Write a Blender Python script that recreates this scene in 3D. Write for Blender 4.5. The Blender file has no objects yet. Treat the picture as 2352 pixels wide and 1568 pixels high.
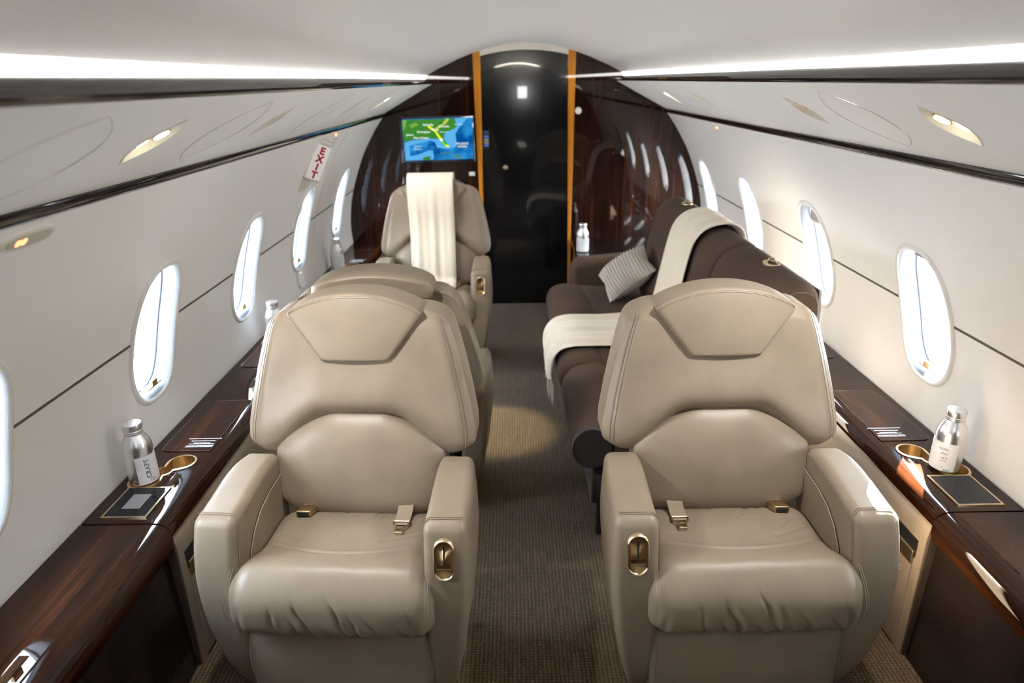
import bpy, math, random
import numpy as np
from mathutils import Vector, Matrix
from math import sin, cos, tan, pi, radians, sqrt, exp, atan2

S = bpy.context.scene
COL = S.collection
random.seed(4)

# ------------------------------------------------------------------ camera
CX, CZ = -0.0894, 1.625
YAW, PITCH, ROLL = radians(-0.332), radians(20.974), radians(-1.045)
_f = Vector((sin(YAW) * cos(PITCH), cos(YAW) * cos(PITCH), -sin(PITCH)))
_r = Vector((cos(YAW), -sin(YAW), 0))
_u = _r.cross(_f)
R_ = _r * cos(ROLL) + _u * sin(ROLL)
U_ = -_r * sin(ROLL) + _u * cos(ROLL)
cam = bpy.data.cameras.new('camera')
cam.sensor_width = 36.0
cam.lens = 24.0
cam.clip_start = 0.05
cam.dof.use_dof = True
cam.dof.focus_distance = 1.95
cam.dof.aperture_fstop = 2.6
co = bpy.data.objects.new('camera', cam)
COL.objects.link(co)
M = Matrix.Identity(4)
for i in range(3):
    M[i][0] = R_[i]; M[i][1] = U_[i]; M[i][2] = -_f[i]
M[0][3], M[1][3], M[2][3] = CX, 0.0, CZ
co.matrix_world = M
S.camera = co

# ------------------------------------------------------------------ light
S.view_settings.view_transform = 'Standard'
S.view_settings.look = 'None'
S.view_settings.gamma = 1.0
S.view_settings.exposure = 1.0
SKY_STRENGTH = 20.0
SUN_STRENGTH = 200.0
COVE_STRENGTH = 12.0
READING_W = 20.0
w = bpy.data.worlds.new('world'); S.world = w
w.use_nodes = True
nt = w.node_tree
bg = nt.nodes['Background']
tc = nt.nodes.new('ShaderNodeTexCoord')
sx = nt.nodes.new('ShaderNodeSeparateXYZ')
rp = nt.nodes.new('ShaderNodeValToRGB')
mr = nt.nodes.new('ShaderNodeMapRange')
mr.inputs['From Min'].default_value = -1; mr.inputs['From Max'].default_value = 1
rp.color_ramp.elements[0].position = 0.0; rp.color_ramp.elements[0].color = (0.55, 0.54, 0.52, 1)
rp.color_ramp.elements[1].position = 1.0; rp.color_ramp.elements[1].color = (0.62, 0.78, 1.0, 1)
e = rp.color_ramp.elements.new(0.49); e.color = (0.75, 0.76, 0.78, 1)
e = rp.color_ramp.elements.new(0.53); e.color = (1.0, 1.0, 1.0, 1)
nt.links.new(tc.outputs['Generated'], sx.inputs[0])
nt.links.new(sx.outputs['Z'], mr.inputs['Value'])
nt.links.new(mr.outputs[0], rp.inputs[0])
nt.links.new(rp.outputs[0], bg.inputs['Color'])
bg.inputs['Strength'].default_value = SKY_STRENGTH
sun = bpy.data.lights.new('sun', 'SUN')
sun.energy = SUN_STRENGTH; sun.angle = radians(0.55); sun.color = (1.0, 0.93, 0.82)
so = bpy.data.objects.new('sun', sun); COL.objects.link(so)
so.rotation_euler = Vector((-1.0, -1.56, -1.12)).to_track_quat('-Z', 'Y').to_euler()

# ------------------------------------------------------------------ materials
def mat(name, color=(.5, .5, .5), rough=.5, metal=0.0, coat=0.0, coat_rough=.03, spec=.5, sheen=0.0, emit=None, estr=1.0):
    m = bpy.data.materials.new(name); m.use_nodes = True
    b = m.node_tree.nodes['Principled BSDF']
    b.inputs['Base Color'].default_value = (*color, 1)
    b.inputs['Roughness'].default_value = rough
    b.inputs['Metallic'].default_value = metal
    b.inputs['Coat Weight'].default_value = coat
    b.inputs['Coat Roughness'].default_value = coat_rough
    b.inputs['Specular IOR Level'].default_value = spec
    b.inputs['Sheen Weight'].default_value = sheen
    if emit:
        b.inputs['Emission Color'].default_value = (*emit, 1)
        b.inputs['Emission Strength'].default_value = estr
    return m
def nodes(m):
    t = m.node_tree
    return t, t.nodes['Principled BSDF'], t.nodes.new, t.links.new
def coords(m, scale=(1, 1, 1), kind='Object'):
    t, b, N, L = nodes(m)
    c = N('ShaderNodeTexCoord'); mp = N('ShaderNodeMapping')
    mp.inputs['Scale'].default_value = scale
    L(c.outputs[kind], mp.inputs['Vector'])
    return mp.outputs[0]
def noise(m, vec, scale, detail=3, rough=.55, dist=0):
    t, b, N, L = nodes(m)
    n = N('ShaderNodeTexNoise'); n.inputs['Scale'].default_value = scale
    n.inputs['Detail'].default_value = detail; n.inputs['Roughness'].default_value = rough
    n.inputs['Distortion'].default_value = dist
    L(vec, n.inputs['Vector'])
    return n.outputs['Fac']
def ramp(m, fac, stops):
    t, b, N, L = nodes(m)
    r = N('ShaderNodeValToRGB')
    els = r.color_ramp.elements
    els[0].position, els[0].color = stops[0][0], (*stops[0][1], 1)
    els[1].position, els[1].color = stops[-1][0], (*stops[-1][1], 1)
    for p, c in stops[1:-1]:
        e = els.new(p); e.color = (*c, 1)
    L(fac, r.inputs[0])
    return r.outputs[0]
def bump(m, h, strength=.2, dist=.002, prev=None):
    t, b, N, L = nodes(m)
    n = N('ShaderNodeBump'); n.inputs['Strength'].default_value = strength
    n.inputs['Distance'].default_value = dist
    L(h, n.inputs['Height'])
    if prev: L(prev, n.inputs['Normal'])
    L(n.outputs[0], b.inputs['Normal'])
    return n.outputs[0]
def math_node(m, op, a, bb):
    t, b, N, L = nodes(m)
    n = N('ShaderNodeMath'); n.operation = op
    for i, v in enumerate((a, bb)):
        if isinstance(v, (int, float)): n.inputs[i].default_value = v
        else: L(v, n.inputs[i])
    return n.outputs[0]

def leather(name, c):
    m = mat(name, c, .42, spec=.45)
    t, b, N, L = nodes(m)
    v = coords(m)
    n1 = noise(m, v, 9, 4)
    col = ramp(m, n1, [(.3, tuple(x * .90 for x in c)), (.7, tuple(min(1, x * 1.06) for x in c))])
    L(col, b.inputs['Base Color'])
    vo = N('ShaderNodeTexVoronoi'); vo.inputs['Scale'].default_value = 420
    L(v, vo.inputs['Vector'])
    p = bump(m, noise(m, v, 38, 5, .6, .4), .16, .004)
    bump(m, vo.outputs['Distance'], .10, .0008, p)
    return m
LEATHER = leather('tan_leather', (.245, .196, .141))
LEATHER_BOUNCE = leather('bounce_leather', (.24, .215, .185))
LEATHER_D = mat('leather_stitch', (.20, .155, .105), .7)
BEIGE = leather('ledge_leather', (.27, .215, .16))
BROWNL = leather('dark_leather', (.05, .036, .026))

def wood(name, scale, dark, mid, light, coat=1.0, rough=.35):
    m = mat(name, mid, rough, coat=coat, coat_rough=.02, spec=.0)
    t, b, N, L = nodes(m)
    v = coords(m, scale)
    n1 = noise(m, v, 1.0, 6, .62, .35)
    n2 = noise(m, coords(m, tuple(s * .35 for s in scale)), 1.0, 3, .5, .6)
    f = math_node(m, 'ADD', math_node(m, 'MULTIPLY', n1, .6), math_node(m, 'MULTIPLY', n2, .4))
    L(ramp(m, f, [(.34, dark), (.50, mid), (.66, light)]), b.inputs['Base Color'])
    return m
WOOD = wood('ledge_wood', (38, 2.2, 38), (.006, .0024, .0015), (.020, .0066, .003), (.070, .020, .007), coat=.75)
WOOD_DK = wood('ledge_wood_dark', (38, 2.2, 38), (.007, .0026, .0015), (.018, .0055, .002), (.040, .0115, .0035), coat=.7)
WOOD_V = wood('bulkhead_wood', (46, 46, 1.3), (.006, .003, .002), (.015, .0058, .0038), (.048, .014, .0065), coat=.9)
MAPLE = wood('gold_veneer', (60, 60, 3), (.40, .13, .012), (.58, .22, .022), (.70, .32, .05), coat=.8)
LACQ = mat('black_lacquer', (.012, .008, .007), .3, coat=1.0, coat_rough=.02, spec=.05)
DOORM = mat('door_lacquer', (.004, .004, .005), .12, coat=.6, coat_rough=.015)
BLACK = mat('black_plastic', (.012, .012, .013), .35)
BLACKF = mat('black_frame', (.01, .01, .01), .6)
WELL = mat('cup_well', (.62, .46, .26), .32, 1.0)
SCREEN = mat('dark_glass', (.008, .010, .013), .05, spec=.35)
SCREEN_L = mat('lit_screen', (.10, .10, .11), .15, coat=1.0, emit=(.5, .5, .53), estr=.12)
GOLD = mat('champagne_gold', (.80, .64, .42), .28, 1.0)
BRONZE = mat('brushed_bronze', (.50, .36, .20), .38, 1.0)
ALU = mat('brushed_aluminium', (.88, .88, .89), .30, 1.0)
ALU_CAP = mat('cap_aluminium', (.85, .85, .86), .35, 1.0)
LABEL = mat('white_label', (.80, .81, .84), .5)
TEAL = mat('teal_print', (.30, .55, .60), .5)
INK = mat('grey_ink', (.12, .12, .13), .6)
INK_W = mat('white_ink', (.80, .80, .82), .5)
WHITE = mat('white_plastic', (.80, .79, .76), .35)
CREAMP = mat('cream_plastic', (.74, .70, .61), .4)
RED = mat('red_ink', (.55, .012, .02), .5)
GREEN = mat('green_ink', (.05, .35, .15), .5)
REVEAL = mat('window_reveal', (.16, .175, .20), .45)  # pale reveal toned grey-blue to hold back the sky's glare
SEAL = mat('window_seal', (.05, .06, .075), .4)  # toned dark blue-grey so skylight does not burn it out
SHADE = mat('window_shade', (.30, .26, .26), .7)
GROOVE = mat('panel_gap', (.10, .085, .07), .7)
GROOVE_W = mat('soft_panel_gap', (.66, .64, .61), .6)
COVE = mat('cove_diffuser', (.8, .78, .7), .5, emit=(1.0, .965, .895), estr=COVE_STRENGTH)
LAMP = mat('lamp_lens', (.9, .9, .8), .3, emit=(1.0, .97, .80), estr=6.0)
AMBER = mat('amber_light', (.9, .5, .3), .4, emit=(1.0, .40, .14), estr=.9)
RUBBER = mat('webbing', (.30, .235, .165), .8)
for nm in (0,):
    t, b, N, L = nodes(RUBBER)
    wv = N('ShaderNodeTexWave'); wv.inputs['Scale'].default_value = 260
    L(coords(RUBBER), wv.inputs['Vector']); bump(RUBBER, wv.outputs['Fac'], .3, .0008)

def panel_mat(name, c, rough=.55):
    m = mat(name, c, rough, spec=.35)
    v = coords(m)
    p = bump(m, noise(m, v, 160, 3), .05, .001)
    return m
WALL = panel_mat('cream_wall_lining', (.87, .86, .84))
PSU = panel_mat('overhead_panel_lining', (.86, .855, .83))
CEIL = panel_mat('ceiling_lining', (.87, .86, .835), .42)

def fabric(name, c, scale=900, var=.25, sheen=.25):
    m = mat(name, c, .9, spec=.06, sheen=sheen)
    t, b, N, L = nodes(m)
    v = coords(m)
    n = noise(m, v, scale * .28, 2)
    n2 = noise(m, v, 7, 3)
    f = math_node(m, 'ADD', math_node(m, 'MULTIPLY', n, .7), math_node(m, 'MULTIPLY', n2, .3))
    L(ramp(m, f, [(.35, tuple(x * (1 - var) for x in c)), (.65, tuple(min(1, x * (1 + var)) for x in c))]), b.inputs['Base Color'])
    bump(m, n, .35, .0015)
    return m
SOFA = fabric('brown_wool', (.078, .052, .038), sheen=.03)
SOFA_END = fabric('coarse_brown_weave', (.085, .053, .032), 1400, .6)
SOFA_DARK = fabric('dark_brown_weave', (.03, .023, .019))
THROW = fabric('cream_knit', (.74, .66, .54), 600, .06, .4)
PILLOW = fabric('ribbed_knit', (.50, .46, .41), 500, .15, .3)

def carpet():
    m = mat('looped_carpet', (.15, .115, .08), .95, spec=.1, sheen=.2)
    t, b, N, L = nodes(m)
    v = coords(m)
    wa = N('ShaderNodeTexWave'); wa.bands_direction = 'X'; wa.inputs['Scale'].default_value = 25
    wa.inputs['Distortion'].default_value = 2.6; wa.inputs['Detail'].default_value = 4; wa.inputs['Detail Scale'].default_value = 5
    wb = N('ShaderNodeTexWave'); wb.bands_direction = 'Y'; wb.inputs['Scale'].default_value = 30
    wb.inputs['Distortion'].default_value = 4.0; wb.inputs['Detail'].default_value = 3; wb.inputs['Detail Scale'].default_value = 8
    L(v, wa.inputs['Vector']); L(v, wb.inputs['Vector'])
    n = noise(m, v, 220, 3)
    n2 = noise(m, coords(m, (26, 4, 1)), 3, 4)
    f = math_node(m, 'ADD', math_node(m, 'MULTIPLY', wa.outputs['Fac'], .14), math_node(m, 'MULTIPLY', wb.outputs['Fac'], .07))
    f = math_node(m, 'ADD', f, math_node(m, 'MULTIPLY', n, .58))
    f = math_node(m, 'ADD', f, math_node(m, 'MULTIPLY', n2, .24))
    L(ramp(m, f, [(.28, (.026, .016, .008)), (.50, (.075, .049, .026)), (.72, (.21, .15, .085))]), b.inputs['Base Color'])
    bump(m, f, .7, .006)
    return m
CARPET = carpet()

def glass():
    m = bpy.data.materials.new('window_glass'); m.use_nodes = True
    t = m.node_tree; t.nodes.clear()
    o = t.nodes.new('ShaderNodeOutputMaterial'); mx = t.nodes.new('ShaderNodeMixShader')
    tr = t.nodes.new('ShaderNodeBsdfTransparent'); gl = t.nodes.new('ShaderNodeBsdfGlossy')
    mx.inputs[0].default_value = .06
    tr.inputs['Color'].default_value = (.96, .98, 1, 1); gl.inputs['Roughness'].default_value = .02
    t.links.new(tr.outputs[0], mx.inputs[1])
    t.links.new(gl.outputs[0], mx.inputs[2]); t.links.new(mx.outputs[0], o.inputs[0])
    return m
GLASS = glass()

def emis(name, c, s=1.0):
    m = bpy.data.materials.new(name); m.use_nodes = True
    t = m.node_tree; t.nodes.clear()
    o = t.nodes.new('ShaderNodeOutputMaterial'); e = t.nodes.new('ShaderNodeEmission')
    e.inputs['Color'].default_value = (*c, 1); e.inputs['Strength'].default_value = s
    t.links.new(e.outputs[0], o.inputs[0])
    return m

# ------------------------------------------------------------------ helpers
def smooth(a, b, x):
    t = max(0., min(1., (x - a) / (b - a))); return t * t * (3 - 2 * t)
def lerp_table(tab, x):
    if x <= tab[0][0]: return tab[0][1]
    for (x0, y0), (x1, y1) in zip(tab[:-1], tab[1:]):
        if x <= x1: return y0 + (y1 - y0) * (x - x0) / (x1 - x0)
    return tab[-1][1]
def spline(tab):
    xs = [p[0] for p in tab]; ys = [p[1] for p in tab]; n = len(xs)
    ms = []
    for i in range(n):
        a, b = max(0, i - 1), min(n - 1, i + 1)
        ms.append((ys[b] - ys[a]) / (xs[b] - xs[a]))
    def fn(x):
        if x <= xs[0]: return ys[0] + ms[0] * (x - xs[0])
        if x >= xs[-1]: return ys[-1] + ms[-1] * (x - xs[-1])
        i = max(k for k in range(n - 1) if xs[k] <= x)
        h = xs[i + 1] - xs[i]; t = (x - xs[i]) / h
        return ((2 * t**3 - 3 * t**2 + 1) * ys[i] + (t**3 - 2 * t**2 + t) * h * ms[i]
                + (-2 * t**3 + 3 * t**2) * ys[i + 1] + (t**3 - t**2) * h * ms[i + 1])
    return fn

class MB:
    def __init__(s): s.v = []; s.f = []; s.mi = []
    def add(s, vs, fs, mi=0):
        o = len(s.v); s.v += [tuple(p) for p in vs]
        s.f += [tuple(i + o for i in q) for q in fs]; s.mi += [mi] * len(fs); return s
    def rbox(s, c, h, r, n=(2, 2, 2), f=None, mi=0, K=3):
        r = min(r, min(h) * .999)
        ax = []
        for a in range(3):
            t = [r * tan(radians(45) * k / K) for k in range(1, K + 1)]
            inner = h[a] - r
            mid = [-inner + 2 * inner * k / n[a] for k in range(n[a] + 1)] if inner > 1e-6 else [0]
            ax.append([-(inner + q) for q in reversed(t)] + mid + [inner + q for q in t])
        idx = {}; vs = []; fs = []
        def vid(ijk):
            if ijk in idx: return idx[ijk]
            p = [ax[a][ijk[a]] for a in range(3)]
            q = [max(-(h[a] - r), min(h[a] - r, p[a])) for a in range(3)]
            d = [p[a] - q[a] for a in range(3)]; L = sqrt(sum(x * x for x in d))
            if L > 0: p = [q[a] + d[a] / L * r for a in range(3)]
            p = tuple(p)
            p = f(*p) if f else p
            vs.append((p[0] + c[0], p[1] + c[1], p[2] + c[2])); idx[ijk] = len(vs) - 1
            return idx[ijk]
        N = [len(a) - 1 for a in ax]
        for a in range(3):
            b, d = (a + 1) % 3, (a + 2) % 3
            for side in (0, N[a]):
                for i in range(N[b]):
                    for j in range(N[d]):
                        q = []
                        for di, dj in ((0, 0), (1, 0), (1, 1), (0, 1)):
                            k = [0, 0, 0]; k[a] = side; k[b] = i + di; k[d] = j + dj
                            q.append(vid(tuple(k)))
                        fs.append(tuple(q if side else reversed(q)))
        return s.add(vs, fs, mi)
    def box(s, c, h, mi=0):
        x, y, z = c; a, b, d = h
        vs = [(x + i * a, y + j * b, z + k * d) for i in (-1, 1) for j in (-1, 1) for k in (-1, 1)]
        return s.add(vs, [(0, 1, 3, 2), (4, 6, 7, 5), (0, 4, 5, 1), (2, 3, 7, 6), (0, 2, 6, 4), (1, 5, 7, 3)], mi)
    def loft(s, rings, closed=True, caps=False, mi=0):
        n = len(rings[0]); vs = [p for r in rings for p in r]; fs = []
        for i in range(len(rings) - 1):
            for j in range(n if closed else n - 1):
                k = (j + 1) % n
                fs.append((i * n + j, i * n + k, (i + 1) * n + k, (i + 1) * n + j))
        if caps:
            fs.append(tuple(reversed(range(n)))); fs.append(tuple((len(rings) - 1) * n + j for j in range(n)))
        return s.add(vs, fs, mi)
    def grid(s, fn, nu, nv, mi=0):
        vs = [fn(i / nu, j / nv) for i in range(nu + 1) for j in range(nv + 1)]
        fs = [(i * (nv + 1) + j, (i + 1) * (nv + 1) + j, (i + 1) * (nv + 1) + j + 1, i * (nv + 1) + j + 1) for i in range(nu) for j in range(nv)]
        return s.add(vs, fs, mi)
    def tube(s, path, r, seg=8, closed=False, mi=0):
        P = [Vector(p) for p in path]; n = len(P); rings = []
        up = None
        for i in range(n):
            a = P[(i - 1) % n] if closed or i > 0 else P[i]; b = P[(i + 1) % n] if closed or i < n - 1 else P[i]
            t = (b - a).normalized()
            if up is None:
                up = Vector((0, 0, 1)) if abs(t.z) < .9 else Vector((1, 0, 0))
            e1 = (up - t * up.dot(t)).normalized(); up = e1; e2 = t.cross(e1)
            rr = r[i] if isinstance(r, (list, tuple)) else r
            rings.append([tuple(P[i] + e1 * (rr * cos(2 * pi * k / seg)) + e2 * (rr * sin(2 * pi * k / seg))) for k in range(seg)])
        if closed: rings.append(rings[0])
        return s.loft(rings, True, not closed, mi)
    def lathe(s, prof, c=(0, 0, 0), seg=32, mi=0):
        rings = [[(c[0] + r * cos(2 * pi * k / seg), c[1] + r * sin(2 * pi * k / seg), c[2] + z) for k in range(seg)] for r, z in prof]
        return s.loft(rings, True, True, mi)
    def prism(s, poly, to3, d0, d1, mi=0):
        a = [to3(x, y, d0) for x, y in poly]; b = [to3(x, y, d1) for x, y in poly]
        return s.loft([a, b], True, True, mi)
    def build(s, name, mats, parent=None, origin=(0, 0, 0), smooth=True, angle=40, label=None):
        me = bpy.data.meshes.new(name)
        o3 = origin
        me.from_pydata([(p[0] - o3[0], p[1] - o3[1], p[2] - o3[2]) for p in s.v], [], s.f)
        mats = mats if isinstance(mats, (list, tuple)) else [mats]
        for m in mats: me.materials.append(m)
        if len(mats) > 1: me.polygons.foreach_set('material_index', s.mi)
        if name in ('stitching', 'indicator', 'key') and not hasattr(s, 'single'):
            par = list(range(len(s.v)))
            def find(a):
                while par[a] != a: par[a] = par[par[a]]; a = par[a]
                return a
            for q in s.f:
                for a in q[1:]: par[find(a)] = find(q[0])
            gr = {}
            for q in s.f: gr.setdefault(find(q[0]), []).append(q)
            out = None; bpy.data.meshes.remove(me)
            for fs in gr.values():
                ids = sorted({a for q in fs for a in q}); mp = {a: k for k, a in enumerate(ids)}
                b = MB(); b.single = 1; b.add([s.v[a] for a in ids], [tuple(mp[a] for a in q) for q in fs])
                out = b.build(name, mats, parent, origin, smooth, angle, label)
            return out
        bm_fix(me)
        me.polygons.foreach_set('use_smooth', [smooth] * len(me.polygons))
        if smooth and angle: me.set_sharp_from_angle(angle=radians(angle))
        me.update()
        o = bpy.data.objects.new(name, me); COL.objects.link(o)
        if parent: o.parent = parent
        if label: o['label'] = label
        return o
import bmesh
def bm_fix(me):
    b = bmesh.new(); b.from_mesh(me)
    bmesh.ops.recalc_face_normals(b, faces=b.faces[:])
    b.to_mesh(me); b.free()

def thing(name, label, cat, loc=(0, 0, 0), rz=0., group=None):
    o = bpy.data.objects.new(name, None); COL.objects.link(o)
    o.empty_display_size = .05
    o.location = loc; o.rotation_euler = (0, 0, rz)
    o['label'] = label; o['category'] = cat
    if group: o['group'] = group
    return o
def tag(o, label, cat, group=None, kind=None):
    if label: o['label'] = label
    if cat: o['category'] = cat
    if group: o['group'] = group
    if kind: o['kind'] = kind
    return o
def struct(o, label=None):
    o['kind'] = 'structure'
    if label: o['label'] = label
    return o
def copy_tree(o, parent=None):
    c = o.copy(); COL.objects.link(c)
    if parent: c.parent = parent
    for ch in list(o.children): copy_tree(ch, c)
    return c
def text(name, body, size, mtx, m, parent=None, ext=.0004, align='CENTER', bold=0.0, spacing=1.0, line=1.0):
    cu = bpy.data.curves.new(name, 'FONT'); cu.body = body; cu.size = size; cu.extrude = ext
    cu.align_x = align; cu.align_y = 'CENTER'; cu.offset = bold; cu.space_character = spacing; cu.space_line = line
    cu.resolution_u = 3
    tmp = bpy.data.objects.new(name, cu)
    me = bpy.data.meshes.new_from_object(tmp)
    bpy.data.objects.remove(tmp); bpy.data.curves.remove(cu)
    me.materials.clear(); me.materials.append(m); me.name = name
    me.transform(mtx)
    o = bpy.data.objects.new(name, me); COL.objects.link(o)
    if parent: o.parent = parent
    return o
def frame(origin, ex, ey):
    ex = Vector(ex).normalized(); ey = Vector(ey); ey = (ey - ex * ey.dot(ex)).normalized(); ez = ex.cross(ey)
    m = Matrix.Identity(4)
    for i in range(3): m[i][0] = ex[i]; m[i][1] = ey[i]; m[i][2] = ez[i]; m[i][3] = origin[i]
    return m
def dashes(mb, mtx, rows, rng, hgt=.0022, ext=.0003):
    """rows of tiny caption print: (x0, x1, y) in the local frame"""
    for x0, x1, y in rows:
        x = x0
        while x < x1 - .001:
            L = rng.uniform(.004, .010); e = min(x1, x + L)
            ps = [mtx @ Vector(p) for p in ((x, y, ext), (e, y, ext), (e, y + hgt, ext), (x, y + hgt, ext))]
            mb.add(ps, [(0, 1, 2, 3)]); x = e + .0014
    return mb

# ------------------------------------------------------------------ the cabin shell
YB = 5.058            # aft bulkhead
YF = -.75             # forward end
wallx = spline([(0.0, 1.235), (.30, 1.275), (.505, 1.297), (.62, 1.303), (.78, 1.285), (.893, 1.257), (1.0, 1.220), (1.15, 1.156), (1.30, 1.068), (1.393, 1.0)])
def wall_n(z):
    d = (wallx(z + .004) - wallx(z - .004)) / .008
    n = Vector((1, 0, -d)); n.normalize(); return n          # outward (right side)
def wp(s, y, z, inn=0.0):
    """point on the side wall, inn metres towards the cabin"""
    n = wall_n(z); return (s * (wallx(z) - n.x * inn), y, z - n.z * inn)

ceil_half = [(.673, 1.660), (.655, 1.671), (.60, 1.700), (.524, 1.732), (.45, 1.764), (.36, 1.797), (.26, 1.825), (.15, 1.847), (.07, 1.856), (0, 1.858)]
prof = [(-x, z) for x, z in ceil_half] + [(x, z) for x, z in reversed(ceil_half[:-1])]
mb = MB(); mb.loft([[(x, y, z) for x, z in prof] for y in np.linspace(YF, YB + .03, 12)], closed=False)
struct(mb.build('ceiling', CEIL, angle=0))
mb = MB(); mb.box((0, (YF + YB) / 2, -.02), (1.26, (YB - YF) / 2 + .05, .02))
struct(mb.build('floor', CARPET, smooth=False))

# window stations
WIN_L = [4.60, 3.735, 2.895, 2.08, 1.245]
WIN_R = [4.72, 3.84, 2.965, 2.125, 1.285]
WZ, WHZ, WHY, WEXP = .878, .232, .150, 2.7
NL = 64
def loop_pt(k, y0, z0=WZ, hy=WHY, hz=WHZ, ex=WEXP):
    a = 2 * pi * k / NL
    c, s_ = cos(a), sin(a)
    return (y0 + hy * (abs(c) ** (2 / ex)) * (1 if c >= 0 else -1), z0 + hz * (abs(s_) ** (2 / ex)) * (1 if s_ >= 0 else -1))
def outer_pt(k, y0, y1, z0, z1, yc, zc):
    q = NL // 4; kk = (k + NL // 8) % NL; side, t = kk // q, (kk % q) / q
    if side == 0: return (y1, z0 + (z1 - z0) * t)
    if side == 1: return (y1 + (y0 - y1) * t, z1)
    if side == 2: return (y0, z1 + (z0 - z1) * t)
    return (y0 + (y1 - y0) * t, z0)
def side_wall(s, wins, name):
    mb = MB()
    edges = [YB + .03] + [(a + b) / 2 for a, b in zip(wins[:-1], wins[1:])] + [YF]
    z0, z1 = .47, 1.393
    for i, yc in enumerate(wins):
        y1, y0 = edges[i], edges[i + 1]
        rings = []
        for u in (0, .08, .2, .35, .5, .65, .8, .9, 1):
            ring = []
            for k in range(NL):
                a = loop_pt(k, yc); b = outer_pt(k, y0, y1, z0, z1, yc, WZ)
                y = a[0] + (b[0] - a[0]) * u; z = a[1] + (b[1] - a[1]) * u
                ring.append(wp(s, y, z))
            rings.append(ring)
        mb.loft(rings)
    mb.grid(lambda u, v: wp(s, YF + (YB + .03 - YF) * u, .0 + z0 * v), 2, 8)
    return struct(mb.build(name, WALL, angle=0))
wall_left = side_wall(-1, WIN_L, 'wall_left')
wall_right = side_wall(1, WIN_R, 'wall_right')

# overhead service panels with eye-shaped light recesses
P0, P1 = Vector((.640, 0, 1.606)), Vector((.992, 0, 1.4160))
PD = (P1 - P0).normalized(); PL = (P1 - P0).length
PN = Vector((-PD.z, 0, PD.x)); PN = PN if PN.z > 0 else -PN       # outward (up)
def pp(s, y, q, up=0.0):
    p = P0 + PD * q + PN * up; return (s * p.x, y, p.z)
SPOT_L = [4.57, 3.97, 3.19, 2.10, 1.39, .35]
SPOT_R = [4.81, 4.04, 3.31, 2.16, 1.44, .40]
QC, QH, EH = .175, .082, .052
def eye(k):
    a = 2 * pi * k / NL
    q = -cos(a); 
    return (EH * (1 - abs(q) ** 1.8) * (1 if sin(a) >= 0 else -1) if abs(q) < 1 else 0, QH * q)
def eye_pt(k, yc, sc=1.0):
    # the eye leans: tips are shifted along the cabin
    e = eye((k + NL // 4) % NL)
    return (yc + sc * e[0], QC + sc * e[1])
def psu(s, spots, name):
    mb = MB()
    edges = [YB + .03] + [(a + b) / 2 for a, b in zip(spots[:-1], spots[1:])] + [YF]
    for i, yc in enumerate(spots):
        y1, y0 = edges[i], edges[i + 1]
        rings = []
        for u in (0, .2, .5, 1):
            ring = []
            for k in range(NL):
                a = eye_pt(k, yc); b = outer_pt(k, y0, y1, 0, PL, yc, QC)
                ring.append(pp(s, a[0] + (b[0] - a[0]) * u, a[1] + (b[1] - a[1]) * u))
            rings.append(ring)
        mb.loft(rings)
    return struct(mb.build(name, PSU, angle=30))
psu(-1, SPOT_L, 'ceiling_panel_left'); psu(1, SPOT_R, 'ceiling_panel_right')

# rails, coves, trims
def extr(name, sec, y0, y1, m, s, closed=True, angle=40):
    mb = MB(); mb.loft([[(s * x, y, z) for x, z in sec] for y in np.linspace(y0, y1, 6)], closed=closed, caps=closed)
    return mb.build(name, m, angle=angle)
rail = [(.700, 1.646), (.672, 1.644), (.655, 1.640), (.642, 1.633), (.635, 1.624), (.634, 1.616), (.637, 1.609), (.643, 1.6045), (.66, 1.599), (.70, 1.590)]
strip = [(.990, 1.424), (.983, 1.416), (.983, 1.408), (.988, 1.398), (.996, 1.391), (1.003, 1.389), (1.02, 1.395), (1.01, 1.43)]
n = 0
for s, nm in ((-1, 'left'), (1, 'right')):
    struct(extr('trim_%d' % (1 + n), rail, YF, YB, LACQ, s, angle=30), 'glossy black wood rail under the %s cove light' % nm)
    struct(extr('trim_%d' % (2 + n), strip, YF, YB, LACQ, s, angle=30), 'glossy black wood strip above the %s windows' % nm)
    n += 2
    cv = thing('cove_light', 'long warm white cove light strip along the %s side of the ceiling' % nm, 'light', (s * .68, 1.3, 1.65), group='ceiling cove lights')
    mb = MB(); sec = [(.700, 1.642), (.693, 1.6465), (.686, 1.651), (.679, 1.6555), (.672, 1.660), (.70, 1.672), (.71, 1.642)]
    mb.loft([[(s * x, y, z) for x, z in sec] for y in (.58, 2.0, 3.5, YB - .004)], caps=True)
    mb.build('diffuser', COVE, cv, origin=(s * .68, 1.3, 1.65))

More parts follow.
